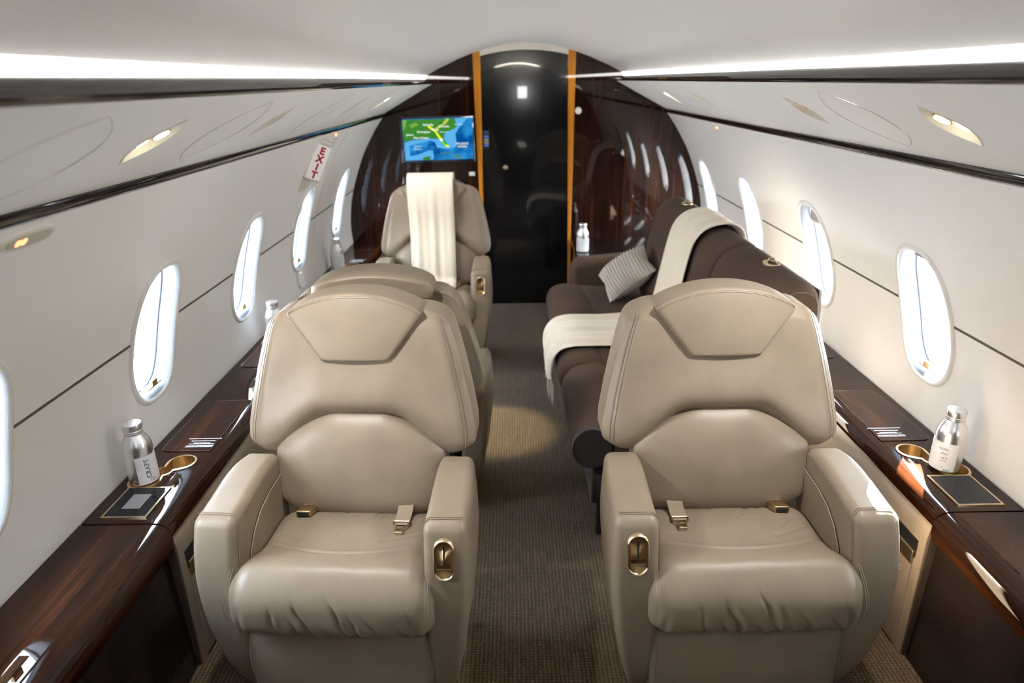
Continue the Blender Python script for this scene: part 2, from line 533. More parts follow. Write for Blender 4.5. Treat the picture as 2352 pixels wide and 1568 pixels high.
# ------------------------------------------------------------------ aft bulkhead
def z_roof(x):
    x = abs(x)
    tab = [(0, 1.858), (.07, 1.856), (.15, 1.847), (.26, 1.825), (.36, 1.797), (.45, 1.764), (.524, 1.732), (.60, 1.70), (.66, 1.68), (.69, 1.672)]
    return lerp_table(tab, x)
def bulk_panel(s, name):
    pts = [(.352, 0)] + [(wallx(z) + .02, z) for z in np.linspace(0, 1.393, 18)] + [(1.0, 1.44), (.72, 1.60), (.72, 1.69)] + [(x, z_roof(x) + .01) for x in (.66, .6, .524, .45, .40, .352)]
    mb = MB(); mb.prism([(s * x, z) for x, z in pts], lambda x, z, d: (x, YB + d, z), 0, .03)
    return struct(mb.build(name, WOOD_V, smooth=False), 'high gloss dark brown wood bulkhead panel')
bulk_panel(-1, 'wall_back_left'); bulk_panel(1, 'wall_back_right')
for i, s in enumerate((-1, 1)):
    mb = MB()
    z1 = 1.812; zb = .62 if s < 0 else .50
    a = [(s * .300, YB - .012, z1), (s * .354, YB - .012, z1 - .012), (s * .354, YB + .02, z1 - .012), (s * .300, YB + .02, z1)]
    b = [(s * .312, YB - .012, zb), (s * .334, YB - .012, zb), (s * .334, YB + .02, zb), (s * .312, YB + .02, zb)]
    c = [(s * .314, YB - .012, 0), (s * .330, YB - .012, 0), (s * .330, YB + .02, 0), (s * .314, YB + .02, 0)]
    mb.loft([a, b, c], caps=True)
    struct(mb.build('trim_%d' % (5 + i), MAPLE, smooth=False), 'tapering golden wood strip beside the door')
    mb = MB(); mb.prism([(s * .298, 0), (s * .36, 0), (s * .36, 1.80), (s * .298, 1.80)], lambda x, z, d: (x, YB + d, z), .001, .05)
    struct(mb.build('trim_%d' % (7 + i), LACQ, smooth=False))
arch = [(x, 1.815 - .30 * (x ** 2) * 1.3) for x in np.linspace(-.302, .302, 21)]
mb = MB(); mb.prism(arch + [(x, z_roof(x) + .01) for x in np.linspace(.302, -.302, 21)], lambda x, z, d: (x, YB + d, z), -.02, .05)
struct(mb.build('trim_9', CREAMP, smooth=False), 'cream arched door head')
mb = MB()
mb.prism([(-.305, 0)] + [(-.305, 1.78)] + arch + [(.305, 1.78), (.305, 0)], lambda x, z, d: (x, YB + d, z), .012, .05)
door = mb.build('door_1', DOORM, smooth=False); struct(door, 'tall glossy black cabin door with arched top')
inner = [(-.205, .02), (-.205, 1.66)] + [(x, 1.715 - .30 * x * x * 4.4) for x in np.linspace(-.2, .2, 15)] + [(.205, 1.66), (.205, .02)]
mb = MB(); mb.prism(inner, lambda x, z, d: (x, YB + d, z), .004, .02)
mb.build('door_panel', DOORM, door, smooth=False)
mb = MB(); mb.lathe([(.003, 0), (.010, .001), (.012, .006), (.017, .016), (.019, .024), (.015, .031), (.004, .034)], seg=20)
mb.v = [(x - .143, YB + .004 - z, y + 1.034) for x, y, z in mb.v]
mb.build('door_knob', GOLD, door)
mb = MB(); mb.box((-.276, YB + .010, 1.225), (.022, .004, .062))
sp = mb.build('switch_panel', BLACK, smooth=False); tag(sp, 'small dark switch panel with grey keys beside the black door', 'switch')
mb = MB()
for k in range(3): mb.box((-.276, YB + .0055, 1.232 - .014 * k), (.015, .002, .0045))
mb.build('key', mat('grey_key', (.35, .36, .33), .5), sp, smooth=False)
mb = MB(); mb.box((-.276, YB + .0055, 1.250), (.015, .002, .005)); mb.box((-.276, YB + .0055, 1.188), (.015, .002, .005)); mb.box((-.276, YB + .0055, 1.283), (.010, .002, .0025))
mb.build('indicator', mat('blue_indicator', (.02, .05, .3), .4, emit=(.05, .15, .6), estr=.5), sp, smooth=False)
mb = MB(); mb.rbox((-.386, YB - .003, .993), (.021, .003, .014), .002)
ws = mb.build('wall_switch', WHITE); tag(ws, 'small white rocker switch on dark bulkhead below the map screen', 'switch')
mb = MB(); mb.box((-.392, YB - .007, .993), (.010, .0015, .008)); mb.build('rocker', LABEL, ws, smooth=False)
mb = MB(); mb.lathe([(.002, 0), (.024, .0), (.024, .006), (.020, .010), (.002, .011)], seg=24)
mb.v = [(x + .376, YB - z, y + 1.414) for x, y, z in mb.v]
sd = mb.build('smoke_sensor', WHITE); tag(sd, 'small round white sensor on dark wood bulkhead right of the door', 'sensor')

# monitor with moving map
def tvp(px, py, d=0.0):
    # pixel of the enlarged photo crop -> bulkhead plane
    x = -.883 + (px - 90) / (2170 - 90) * (.883 - .358); z = 1.397 - (py - 165) / (1450 - 165) * (1.397 - 1.076)
    return (x, YB - .030 - d, z)
tv = thing('map_monitor', 'flat screen on dark bulkhead showing a green and blue flight map', 'screen', (-.62, YB, 1.076))
org = (-.62, YB, 1.076)
mb = MB(); mb.rbox((-.6205, YB - .013, 1.2365), (.2625, .016, .1605), .006)
mb.build('bezel', mat('bezel_blue_black', (.010, .014, .03), .15, coat=1.0), tv, origin=org)
def scr(name, poly, m, d):
    mb = MB(); mb.add([tvp(x, y, d) for x, y in poly], [tuple(range(len(poly)))])
    o = mb.build(name, m, scr.parent, origin=org, smooth=False); return o
scr.parent = tv
ocean = emis('map_ocean', (.02, .22, .62), .45)
t = ocean.node_tree; em = [x for x in t.nodes if x.type == 'EMISSION'][0]
tcn = t.nodes.new('ShaderNodeTexCoord'); nn = t.nodes.new('ShaderNodeTexNoise'); nn.inputs['Scale'].default_value = 9; nn.inputs['Detail'].default_value = 3
cr = t.nodes.new('ShaderNodeValToRGB'); cr.color_ramp.elements[0].position = .4; cr.color_ramp.elements[0].color = (.0, .09, .36, 1)
cr.color_ramp.elements[1].position = .62; cr.color_ramp.elements[1].color = (.03, .33, .78, 1)
t.links.new(tcn.outputs['Object'], nn.inputs['Vector']); t.links.new(nn.outputs[0], cr.inputs[0]); t.links.new(cr.outputs[0], em.inputs['Color'])
base = scr('map_display', [(165, 245), (2130, 215), (2130, 1345), (195, 1375)], ocean, .0005)
scr.parent = base
scr('map_shelf', [(195, 880), (350, 830), (850, 770), (1180, 790), (1300, 760), (1310, 650), (1420, 590), (1640, 480), (1650, 235), (2000, 225), (1760, 480), (1640, 640), (1660, 900), (1640, 1010), (1420, 1060), (1340, 1060), (1110, 1020), (1060, 880), (930, 820), (700, 870), (330, 960), (330, 1240), (560, 1210), (880, 1090), (980, 1100), (1010, 1250), (980, 1350), (200, 1370)], emis('map_shelf', (.12, .48, .90), .48), .0008)
scr('map_land', [(168, 262), (1640, 238), (1660, 310), (1700, 430), (1640, 500), (1500, 560), (1420, 600), (1350, 645), (1310, 720), (1340, 830), (1420, 960), (1390, 1035), (1300, 960), (1230, 870), (1180, 790), (1050, 785), (950, 750), (860, 770), (700, 800), (480, 790), (350, 820), (220, 860), (193, 875)], emis('map_land', (.055, .26, .035), .48), .0011)
scr('map_land', [(690, 1300), (760, 1268), (935, 1255), (885, 1360), (690, 1365)], emis('map_land_b', (.06, .24, .04), .48), .0011)
scr('map_land', [(1140, 1205), (1240, 1155), (1400, 1160), (1560, 1210), (1820, 1290), (1800, 1315), (1650, 1315), (1600, 1250), (1450, 1190), (1250, 1180)], emis('map_land_c', (.10, .26, .05), .48), .0011)
scr('map_ridge', [(1080, 505), (1180, 430), (1290, 380), (1400, 240), (1490, 240), (1400, 370), (1250, 450), (1140, 540)], emis('map_ridge', (.52, .68, .10), .48), .0014)
scr('map_ridge', [(180, 270), (300, 265), (260, 420), (190, 560)], emis('map_ridge_b', (.22, .46, .10), .48), .0014)
scr('map_ridge', [(350, 400), (560, 330), (620, 400), (430, 490)], emis('map_ridge_c', (.20, .42, .07), .48), .0014)
ylw = emis('map_route', (.75, .85, .02), .62)
def seg(a, b, wd, m):
    d = Vector((b[0] - a[0], b[1] - a[1])); d.normalize(); nx, ny = -d.y * wd, d.x * wd
    scr('map_route', [(a[0] + nx, a[1] + ny), (b[0] + nx, b[1] + ny), (b[0] - nx, b[1] - ny), (a[0] - nx, a[1] - ny)], m, .0018)
seg((900, 440), (1250, 820), 30, ylw) if False else None
seg((890, 440), (1090, 570), 28, ylw); seg((1080, 560), (1240, 830), 28, ylw)
seg((1260, 850), (1350, 960), 26, emis('map_route_green', (.05, .75, .02), .62)); seg((1345, 965), (1440, 1000), 30, ylw)
wtx = emis('map_text', (.85, .92, .85), .62); btx = emis('map_text_blue', (.5, .85, 1.0), .48)
scr('map_plane', [(1180, 790), (1230, 790), (1240, 740), (1260, 790), (1310, 800), (1265, 830), (1260, 860), (1230, 860), (1225, 830)], wtx, .0021)
kx = (.525 / 2080)
for body, x, y, sz, m in [('Nashville', 890, 400, 62, wtx), ('Charlotte', 1330, 448, 58, wtx), ('Atlanta', 1075, 530, 54, wtx), ('Birmingham', 755, 590, 58, wtx), ('Jackson', 370, 660, 52, wtx), ('New Orleans', 675, 750, 60, wtx), ('Savannah', 1325, 597, 52, btx), ('Norfolk', 1740, 398, 52, btx), ('Gulf of\nMexico', 560, 1015, 56, btx), ('ATLANTIC\nOCEAN', 1820, 965, 60, wtx)]:
    p = tvp(x, y, .0024)
    text('map_text', body, sz * kx * 1.3, frame((p[0] - org[0], p[1] - org[1], p[2] - org[2]), (1, 0, -.012), (0, 0, 1)), m, base, ext=.0001, bold=.0003)

# ------------------------------------------------------------------ forward end behind the camera (closed by a dark door)
mb = MB()
for s in (-1, 1):
    pts = [(.36, 0)] + [(wallx(z) + .02, z) for z in np.linspace(0, 1.393, 12)] + [(1.0, 1.44), (.72, 1.60), (.72, 1.69)] + [(x, z_roof(x) + .01) for x in (.66, .6, .524, .45, .36)]
    mb.prism([(s * x, z) for x, z in pts], lambda x, z, d: (x, YF + d, z), -.03, 0)
struct(mb.build('wall_front', WOOD_V, smooth=False))
mb = MB(); x0, x1, z0, z1 = .0, .14, 1.36, 1.53  # sky opening added so the aft door mirrors a bright patch
for a, b, c_, d in ((-.37, .37, 0, z0), (-.37, .37, z1, 1.80), (-.37, x0, z0, z1), (x1, .37, z0, z1)):
    mb.box(((a + b) / 2, YF - .015, (c_ + d) / 2), ((b - a) / 2, .01, (d - c_) / 2))
struct(mb.build('door_2', BLACKF, smooth=False), 'dark flight deck door with a small opening added for its reflection')
mb = MB(); mb.box((0, YF - .03, 1.83), (.40, .01, .05)); struct(mb.build('trim_13', CREAMP, smooth=False))

# ------------------------------------------------------------------ windows
wi = 0
def make_window(s, yc, idx, shade):
    root = thing('window_%d' % idx, None or '', '', wp(s, yc, WZ))
    del root['category']; del root['label']
    org = wp(s, yc, WZ)
    root['kind'] = 'structure'
    def ring(k_, o):
        out = []
        for k in range(NL):
            y, z = loop_pt(k, yc); y = yc + (y - yc) * k_; z = WZ + (z - WZ) * (1 + (k_ - 1) * WHY / WHZ)
            out.append(wp(s, y, z, o))
        return out
    mb = MB()
    mb.loft([ring(1.04, -.004), ring(1.035, .004), ring(1.01, .008), ring(.96, .009), ring(.91, .004)])
    mb.build('window_frame', WHITE, root, origin=org, angle=0)
    mb = MB(); mb.loft([ring(.911, .0042), ring(.885, -.002), ring(.865, -.014), ring(.85, -.030), ring(.845, -.046)])
    mb.build('window_reveal', REVEAL, root, origin=org, angle=0)
    mb = MB(); mb.loft([ring(.846, -.045), ring(.825, -.047), ring(.822, -.053), ring(.86, -.062), ring(.93, -.085)])
    mb.build('window_seal', SEAL, root, origin=org, angle=0)
    mb = MB(); rg = ring(.84, -.052); mb.add(rg, [tuple(range(NL))])
    mb.build('window_pane', GLASS, root, origin=org, smooth=False)
    # pleated shade hung from the top
    def in_half(z):
        t = abs((z - WZ) / WHZ)
        return .825 * WHY * max(0., 1 - min(1, t / .875) ** WEXP) ** (1 / WEXP)
    mb = MB(); zt = WZ + WHZ * .86
    rows = []
    for i in range(9):
        z = zt - shade * i / 8; hw = max(.012, in_half(z)) + .004
        rows.append([wp(s, yc - hw + 2 * hw * j / 8, z, -.040 + (.003 if i % 2 else 0)) for j in range(9)])
    mb.loft(rows, closed=False)
    mb.build('window_shade', SHADE, root, origin=org, smooth=False)
    # shade latch at the sill
    zl = WZ - WHZ * .80
    mb = MB()
    a, b, c = Vector(wp(s, yc, zl, .0)), Vector(wp(s, yc, zl + .018, .004)), Vector(wp(s, yc, zl + .004, -.02))
    mb.rbox(wp(s, yc, zl + .010, -.004), (.006, .015, .010), .002)
    mb.box(wp(s, yc, zl - .002, -.012), (.012, .045, .002))
    mb.build('latch', BRONZE, root, origin=org)
    return root
for j, y in enumerate(WIN_L):
    wi += 1; make_window(-1, y, wi, (.018, .018, .02, .055, .04)[min(4, max(0, 4 - j))] if j < 5 else .03)
for j, y in enumerate(WIN_R):
    wi += 1; make_window(1, y, wi, (.03, .03, .085, .032, .30)[min(j, 4)])  # nearest right shade, out of view, drawn down to darken the arm fronts

# dark reveal line between upper and lower side panels
for s, wins, nm, i0 in ((-1, WIN_L, 'left', 10), (1, WIN_R, 'right', 11)):
    mb = MB()
    edges = [YB] + [v for y in wins for v in (y + WHY * 1.03, y - WHY * 1.03)] + [YF]
    for a, b in zip(edges[0::2], edges[1::2]):
        zz = .893
        if s < 0 and 2.9 < (a + b) / 2 < 4.2: zz = .893
        mb.loft([[wp(s, y, zz - .004, -.002), wp(s, y, zz - .004, .0015), wp(s, y, zz + .004, .0015), wp(s, y, zz + .004, -.002)] for y in (a, b)], caps=True)
    struct(mb.build('trim_%d' % i0, GROOVE, smooth=False), 'dark seam line along the %s wall' % nm)
# emergency hatch outline on the left wall
mb = MB()
pth = [wp(-1, 4.02, z, .0005) for z in np.linspace(.50, 1.355, 24)] + [wp(-1, y, 1.372, .0005) for y in np.linspace(4.0, 3.40, 8)]
mb.tube(pth, .0032, 6)
struct(mb.build('trim_12', GROOVE_W), 'edge line of the emergency hatch panel')

# ------------------------------------------------------------------ overhead lights, mask doors, signs
def recess(s, yc, lit, label):
    org = pp(s, yc, QC)
    root = thing('reading_light', label, 'light', org, group='reading lights in the overhead panels')
    def ring(sc, up): return [pp(s, *eye_pt(k, yc, sc), up) for k in range(NL)]
    mb = MB(); mb.loft([ring(1.06, .001), ring(1.06, -.0012), ring(1.0, -.0015), ring(.97, .002), ring(.93, .016), ring(.85, .030), ring(.4, .034), ring(.02, .034)])
    mb.build('recess', CREAMP, root, origin=org, angle=50)
    mb = MB()
    C = Vector(pp(s, yc - .006, QC + .020, .012)); N = Vector(PN); N = Vector((s * N.x, 0, N.z))
    D = Vector((s * PD.x, 0, PD.z)); E = Vector((0, 1, 0))
    def disc(mb, C, r, h, ribs=0, mi=0, seg=28):
        rings = []
        for rr, hh in ((.1, 0), (r * .96, 0), (r, .002), (r, h)):
            rings.append([tuple(C + D * (rr * (1 + (.05 if ribs and k % 2 and rr > r * .9 else 0)) * cos(2 * pi * k / seg)) + E * (rr * (1 + (.05 if ribs and k % 2 and rr > r * .9 else 0)) * sin(2 * pi * k / seg)) + N * hh) for k in range(seg)])
        mb.loft(rings[1:], True, True, mi)
    disc(mb, Vector(pp(s, yc + .002, QC - .022, .002)), .021, .032, 1)
    mb.build('air_nozzle', BRONZE, root, origin=org, angle=25)
    mb = MB(); disc(mb, Vector(pp(s, yc + .002, QC - .022, .0005)), .017, .002)
    disc(mb, Vector(pp(s, yc - .004, QC + .022, .008)), .017, .004)
    mb.build('lamp_lens', LAMP if lit else GOLD, root, origin=org, angle=25)
    if lit:
        ld = bpy.data.lights.new('reading_lamp', 'SPOT'); ld.energy = READING_W * (1.0 if yc < 2 else .35); ld.color = (1.0, .985, .955)
        ld.spot_size = radians(104); ld.spot_blend = .85; ld.shadow_soft_size = .02
        lo = bpy.data.objects.new('reading_lamp', ld); COL.objects.link(lo)
        q = Vector(pp(s, yc, QC, -.012)); lo.location = q
        lo.rotation_euler = (Vector((s * .45, yc + .34, .75)) - q).to_track_quat('-Z', 'Y').to_euler()
    return root
ords = ['first', 'second', 'third', 'fourth', 'fifth', 'sixth', 'seventh']
for s, spots, nm, lit in ((-1, SPOT_L, 'left', {4, 1}), (1, SPOT_R, 'right', {4, 1})):
    for j, y in enumerate(spots[:5]):
        recess(s, y, j in lit, 'eye shaped reading light recess in %s overhead panel, %s from the bulkhead' % (nm, ords[j]))
def mask_door(s, yc, label, hl=.145, hw=.125):
    mb = MB(); pts = []
    for k in range(48):
        a = 2 * pi * k / 48
        q = -cos(a); hh = hw * (1 - abs(q) ** 2.2) * (1 if sin(a) >= 0 else -1)
        # the almond leans along the cabin like its neighbours
        pts.append(pp(s, yc + hh + 0.0 * q, .188 + hl * q, -.0008))
    mb.tube(pts, .0011, 6, closed=True)
    o = mb.build('mask_door', GROOVE_W, origin=pp(s, yc, .188)); o.location = pp(s, yc, .188)
    tag(o, label, 'panel', 'oxygen mask doors overhead')
mask_door(-1, 1.05, 'almond shaped door outline in left overhead panel nearest the camera')
mask_door(-1, 1.78, 'almond shaped door outline in left overhead panel between second and third windows')
mask_door(-1, 2.72, 'almond shaped door outline in left overhead panel just before the exit sign')
mask_door(-1, 3.62, 'almond shaped door outline in left overhead panel just past the exit sign')
mask_door(1, 1.82, 'large almond shaped door outline in right overhead panel between two reading lights')
mask_door(1, 3.72, 'almond shaped door outline in right overhead panel close to the bulkhead')

# exit sign
ex = thing('exit_sign', 'cream wedge shaped exit sign with red letters above left window', 'sign', (-1.08, 3.52, 1.24))
C0 = Vector((-1.080, 3.52, 1.278))
zdir = Vector((.50, .02, 1.0)).normalized()                 # up along the leaning wall
fdir = Vector((.62, -1.0, -.25)); fdir = (fdir - zdir * fdir.dot(zdir)).normalized()   # lettered face looks at the camera
xdir = zdir.cross(-fdir).normalized()
if xdir.x < 0: xdir = -xdir
mb = MB()
mb.rbox((0, 0, 0), (.052, .050, .108), .014, (2, 2, 4), f=lambda x, y, z: (x * (1 - .12 * max(0, z / .108)), y, z))
mb.v = [tuple(xdir * x - fdir * y + zdir * z) for x, y, z in mb.v]
MX = Matrix.Translation(C0)
mb.v = [tuple(Vector(p) + C0) for p in mb.v]
hs = mb.build('housing', CREAMP, ex, origin=(-1.08, 3.52, 1.24))
mb = MB(); mb.rbox((0, 0, 0), (.038, .004, .088), .003)
mb.v = [tuple(C0 + xdir * (x + .004) + fdir * (.051 + y) + zdir * (z - .010)) for x, y, z in mb.v]
fp = mb.build('face', mat('sign_face', (.74, .72, .70), .4, emit=(1, .97, .92), estr=.12), ex, origin=(-1.08, 3.52, 1.24))
for k, ch in enumerate('EXIT'):
    p = C0 + xdir * .004 + fdir * .0560 + zdir * (.062 - .042 * k - .010) - Vector((-1.08, 3.52, 1.24))
    text('letter', ch, .050, frame(p, xdir, zdir), RED, fp, bold=.002)
mb = MB(); mb.rbox((0, 0, 0), (.010, .07, .135), .006)
mb.v = [tuple(Vector(wp(-1, 3.55, 1.235, 0)) + Vector((0, y, 0)) + zdir * z + Vector((x, 0, 0))) for x, y, z in mb.v]
mb.build('mounting_plate', CREAMP, ex, origin=(-1.08, 3.52, 1.24))
# red hatch marking and amber dots
mb = MB(); rng = random.Random(3)
mtx = frame(wp(-1, 3.80, 1.318, .002), (0, 1, 0), Vector(wp(-1, 3.8, 1.34)) - Vector(wp(-1, 3.8, 1.30)))
for k in range(4): dashes(mb, mtx, [(-.05, .05 - .012 * (k % 2), .03 - .022 * k)], rng, .008)
o = mb.build('hatch_marking', mat('faded_red', (.50, .30, .30), .6), smooth=False, origin=wp(-1, 3.80, 1.318)); o.location = wp(-1, 3.80, 1.318)
tag(o, 'small faded red caption on left wall just behind the exit sign', 'marking')
def amber(s, y, z, label):
    c = wp(s, y, z, .003); mb = MB(); mb.rbox((0, 0, 0), (.005, .014, .007), .004)
    o = mb.build('indicator_light', AMBER); o.location = c
    tag(o, label, 'light')
amber(-1, 3.72, 1.374, 'tiny amber indicator above the exit hatch on left wall')
amber(1, 3.87, 1.364, 'tiny amber indicator high on right wall above the windows')
# seat belt sign
c = wp(-1, 1.30, 1.357, .0)
bs = thing('seat_belt_sign', 'oval cream sign with glowing amber symbol high on left wall', 'sign', c)
up = (Vector(wp(-1, 1.3, 1.37)) - Vector(wp(-1, 1.3, 1.34))).normalized(); nrm = Vector((0, 1, 0)).cross(up); nrm = nrm if nrm.x > 0 else -nrm
def plate(hy, hz, th, off, dy=0, r=None):
    mb = MB(); poly = []
    for k in range(40):
        a = 2 * pi * k / 40
        poly.append((hy * abs(cos(a)) ** .6 * (1 if cos(a) >= 0 else -1), hz * abs(sin(a)) ** .8 * (1 if sin(a) >= 0 else -1)))
    mb.prism(poly, lambda a, b, d: tuple(Vector((0, a + dy, 0)) + up * b + nrm * d), off, off + th)
    return mb
plate(.075, .020, .006, -.001).build('rim', CREAMP, bs)
plate(.066, .014, .002, .0045).build('face', mat('sign_glass', (.55, .53, .44), .3), bs)
for dy in (-.035, -.018): plate(.008, .008, .001, .0062, dy).build('lit_symbol', AMBER, bs)
# small pull tab and its caption under the fourth left window
c = wp(-1, 3.715, .597, .0); mb = MB(); mb.rbox((0, 0, 0), (.010, .028, .040), .006, f=lambda x, y, z: (x + (.012 if z < 0 else 0) * (-z / .04), y * (1 - .2 * z / .04), z))
o = mb.build('pull_tab', WHITE); o.location = (c[0] + .008, c[1], c[2]); tag(o, 'white pull tab on left wall under the fourth window', 'tab')

# ------------------------------------------------------------------ side ledges
LZ = .505
def ledge(s, nm):
    org = (s * 1.17, 2.5, 0)
    root = thing('side_ledge', 'dark glossy wood ledge with cup holder and tan front along the %s wall' % nm, 'ledge', org)
    def X(x): return s * x
    # aft run of the top, bullnose and leather front
    def run(y0, y1, name, m, sec):
        mb = MB(); mb.loft([[(X(x), y, z) for x, z in sec] for y in np.linspace(y0, y1, 5)], caps=True)
        return mb.build(name, m, root, origin=org, angle=35)
    top = [(1.292, LZ), (1.105, LZ), (1.085, LZ - .001), (1.070, LZ - .005), (1.058, LZ - .013), (1.051, LZ - .024), (1.049, LZ - .045), (1.056, LZ - .05), (1.292, LZ - .05)]
    topo = run(1.572, YB - .002, 'ledge_top', WOOD_DK, top)
    run(1.575, YB - .002, 'lower_panel', BEIGE, [(1.270, LZ - .052), (1.058, LZ - .052), (1.050, LZ - .062), (1.045, LZ - .09), (1.045, .0), (1.20, .0)])
    # forward run: lid over a recessed gloss front
    topf = [(1.292, LZ), (1.10, LZ), (1.078, LZ - .002), (1.062, LZ - .008), (1.050, LZ - .018), (1.044, LZ - .032), (1.044, LZ - .055), (1.050, LZ - .085), (1.075, LZ - .09), (1.292, LZ - .09)]
    run(-.74, 1.566, 'forward_top', WOOD_DK, topf)
    run(-.74, 1.566, 'forward_panel', LACQ, [(1.270, LZ - .092), (1.072, LZ - .092), (1.058, .0), (1.20, .0)])
    mb = MB(); mb.loft([[(X(x), y, LZ + z) for x, z in ((1.205, 0), (1.203, .0025), (1.102, .0025), (1.098, 0))] for y in (-.72, 1.552)], caps=True)
    mb.build('forward_lid', WOOD, root, origin=org, angle=30)
    # fold-out table lids
    for y0, y1 in ((1.958, 2.342), (2.66, 3.02), (3.30, 3.68), (4.42, 4.80)):
        lid = MB()
        poly = []
        for cx_, cy_, a0 in ((1.236, y1 - .03, 0), (1.10, y1 - .005, 90), (1.10, y0 + .005, 180), (1.236, y0 + .03, 270)):
            r = .025 if cx_ > 1.2 else .003
            for k in range(5):
                a = radians(a0 + 22.5 * k); poly.append((X(cx_ + r * cos(a)), cy_ + r * sin(a)))
        lid.prism(poly, lambda a, b, d: (a, b, LZ + d), .0, .0028)
        lo = lid.build('table_lid', WOOD, root, origin=org, smooth=False)
        edge = MB(); edge.tube([(p[0], p[1], LZ + .0026) for p in poly], .0011, 5, closed=True)
        edge.build('lid_edge', mat('lid_edge', (.10, .07, .06), .2, coat=1), lo, origin=(0, 0, 0) if False else org)
        rng = random.Random(int(y0 * 100) + (s > 0)); cap = MB()
        fr = frame((X(1.13), y0 + .022, LZ + .003), (1, 0, 0), (0, 1, 0)) if False else frame((X(1.145), y0 + .058, LZ + .003), (-1, 0, 0), (0, -1, 0))
        rows = [(-.055, .055, -.028), (-.040, .040, -.012), (-.028, .028, .002), (-.042, .040, .008), (-.045, .045, .020), (-.045, .045, .027)]
        dashes(cap, fr, rows, rng, .0034)
        cap.build('caption', INK_W, lo, origin=org, smooth=False)
    # cup holders: two round wells joined like a peanut
    def peanut(cs, sc=1.0):
        (x0, y0, r0), (x1, y1, r1) = cs
        d = Vector((x1 - x0, y1 - y0)); L = d.length; d /= L; nrm = Vector((-d.y, d.x)); out = []
        for k in range(60):
            a = 2 * pi * k / 60
            ca, sa = cos(a), sin(a)
            m = L / 2
            # radial function: far enough along the ray inside either circle, with a soft waist
            best = .022
            for cc, rr in ((-m, r0 * sc), (m, r1 * sc)):
                b_ = ca * cc; q = b_ * b_ - cc * cc + rr * rr
                if q >= 0: best = max(best, b_ + sqrt(q))
            best = max(best, .026 * sc)
            out.append((x0 + d.x * (m + best * ca) + nrm.x * best * sa, y0 + d.y * (m + best * ca) + nrm.y * best * sa))
        return out
    for ya in (1.785, 2.965, 4.27):
        fl = 1 if ya < 2.5 or ya > 4 else 1
        cs = ((1.222, ya, .044), (1.158, ya + .105 * fl, .042))
        ch = MB(); o1 = [(X(x), y) for x, y in peanut(cs, 1.10)]; i1 = [(X(x), y) for x, y in peanut(cs, .95)]
        ch.loft([[(x, y, LZ + .0002) for x, y in o1], [(x, y, LZ + .0035) for x, y in o1], [(x, y, LZ + .0042) for x, y in i1], [(x, y, LZ + .001) for x, y in i1]])
        chm = ch.build('cup_holder', GOLD, root, origin=org, angle=30)
        cut = MB(); c1 = [(X(x), y) for x, y in peanut(cs, 1.0)]; cut.prism(c1, lambda a, b, d: (a, b, d), LZ - .040, LZ + .02)
        co_ = cut.build('cutter', BRONZE, origin=org, smooth=False); co_.location = org
        md = topo.modifiers.new('cut', 'BOOLEAN'); md.object = co_; md.operation = 'DIFFERENCE'; md.solver = 'EXACT'
        bpy.context.view_layer.update(); dg = bpy.context.evaluated_depsgraph_get()
        nm_ = bpy.data.meshes.new_from_object(topo.evaluated_get(dg)); topo.modifiers.clear(); topo.data = nm_
        cm = co_.data; bpy.data.objects.remove(co_); bpy.data.meshes.remove(cm)
        wl = MB(); wl.loft([[(x, y, LZ + .001) for x, y in i1], [(x, y, LZ - .036) for x, y in i1]])
        wl.add([(x, y, LZ - .036) for x, y in i1], [tuple(range(60))])
        wl.build('well', WELL, chm, origin=org, angle=30)
    # touch screens
    for ya in (1.672,) + ((3.10,) if s < 0 else ()):
        sc_ = MB(); 
        def qd(hx, hy, z0, z1, mb):
            mb.prism([(X(1.188 - hx), ya - hy), (X(1.188 + hx), ya - hy), (X(1.188 + hx), ya + hy), (X(1.188 - hx), ya + hy)], lambda a, b, d: (a, b, LZ + d), z0, z1)
        qd(.064, .076, 0, .004, sc_)
        so_ = sc_.build('touch_screen', GOLD, root, origin=org, smooth=False)
        g = MB(); qd(.058, .070, .002, .0048, g); g.build('glass', SCREEN, so_, origin=org, smooth=False)
        if s < 0:
            g = MB(); qd(.026, .036, .0048, .0052, g); g.build('display', SCREEN_L, so_, origin=org, smooth=False)
    # stowage pocket in the leather front beside the near seat
    pk = MB(); pk.box((X(1.043), 1.72, .355), (.003, .115, .028)); pko = pk.build('pocket', BLACK, root, origin=org, smooth=False)
    pk = MB(); pk.rbox((X(1.040), 1.72, .325), (.004, .112, .022), .003); pk.build('pocket_lip', BRONZE, pko, origin=org)
    pk = MB(); pk.rbox((X(1.0425), 1.715, .155), (.004, .105, .145), .003); pk.build('pocket_panel', BEIGE, pko, origin=org)
    cap = MB(); fr = frame((X(1.0375), 1.68, .255), (0, -s, 0), (0, 0, 1))
    dashes(cap, fr, [(-.018, .018, .026), (-.038, .038, .008), (-.038, .036, -.004)], random.Random(5), .004)
    cap.build('caption', mat('pale_ink', (.55, .53, .50), .6), pko, origin=org, smooth=False)
    # dark leather end of the front where it steps back
    en = MB(); en.rbox((X(1.065), 1.571, .222), (.018, .004, .222), .003); en.build('end_panel', BROWNL, root, origin=org)
    return root
ledge(-1, 'left'); ledge(1, 'right')
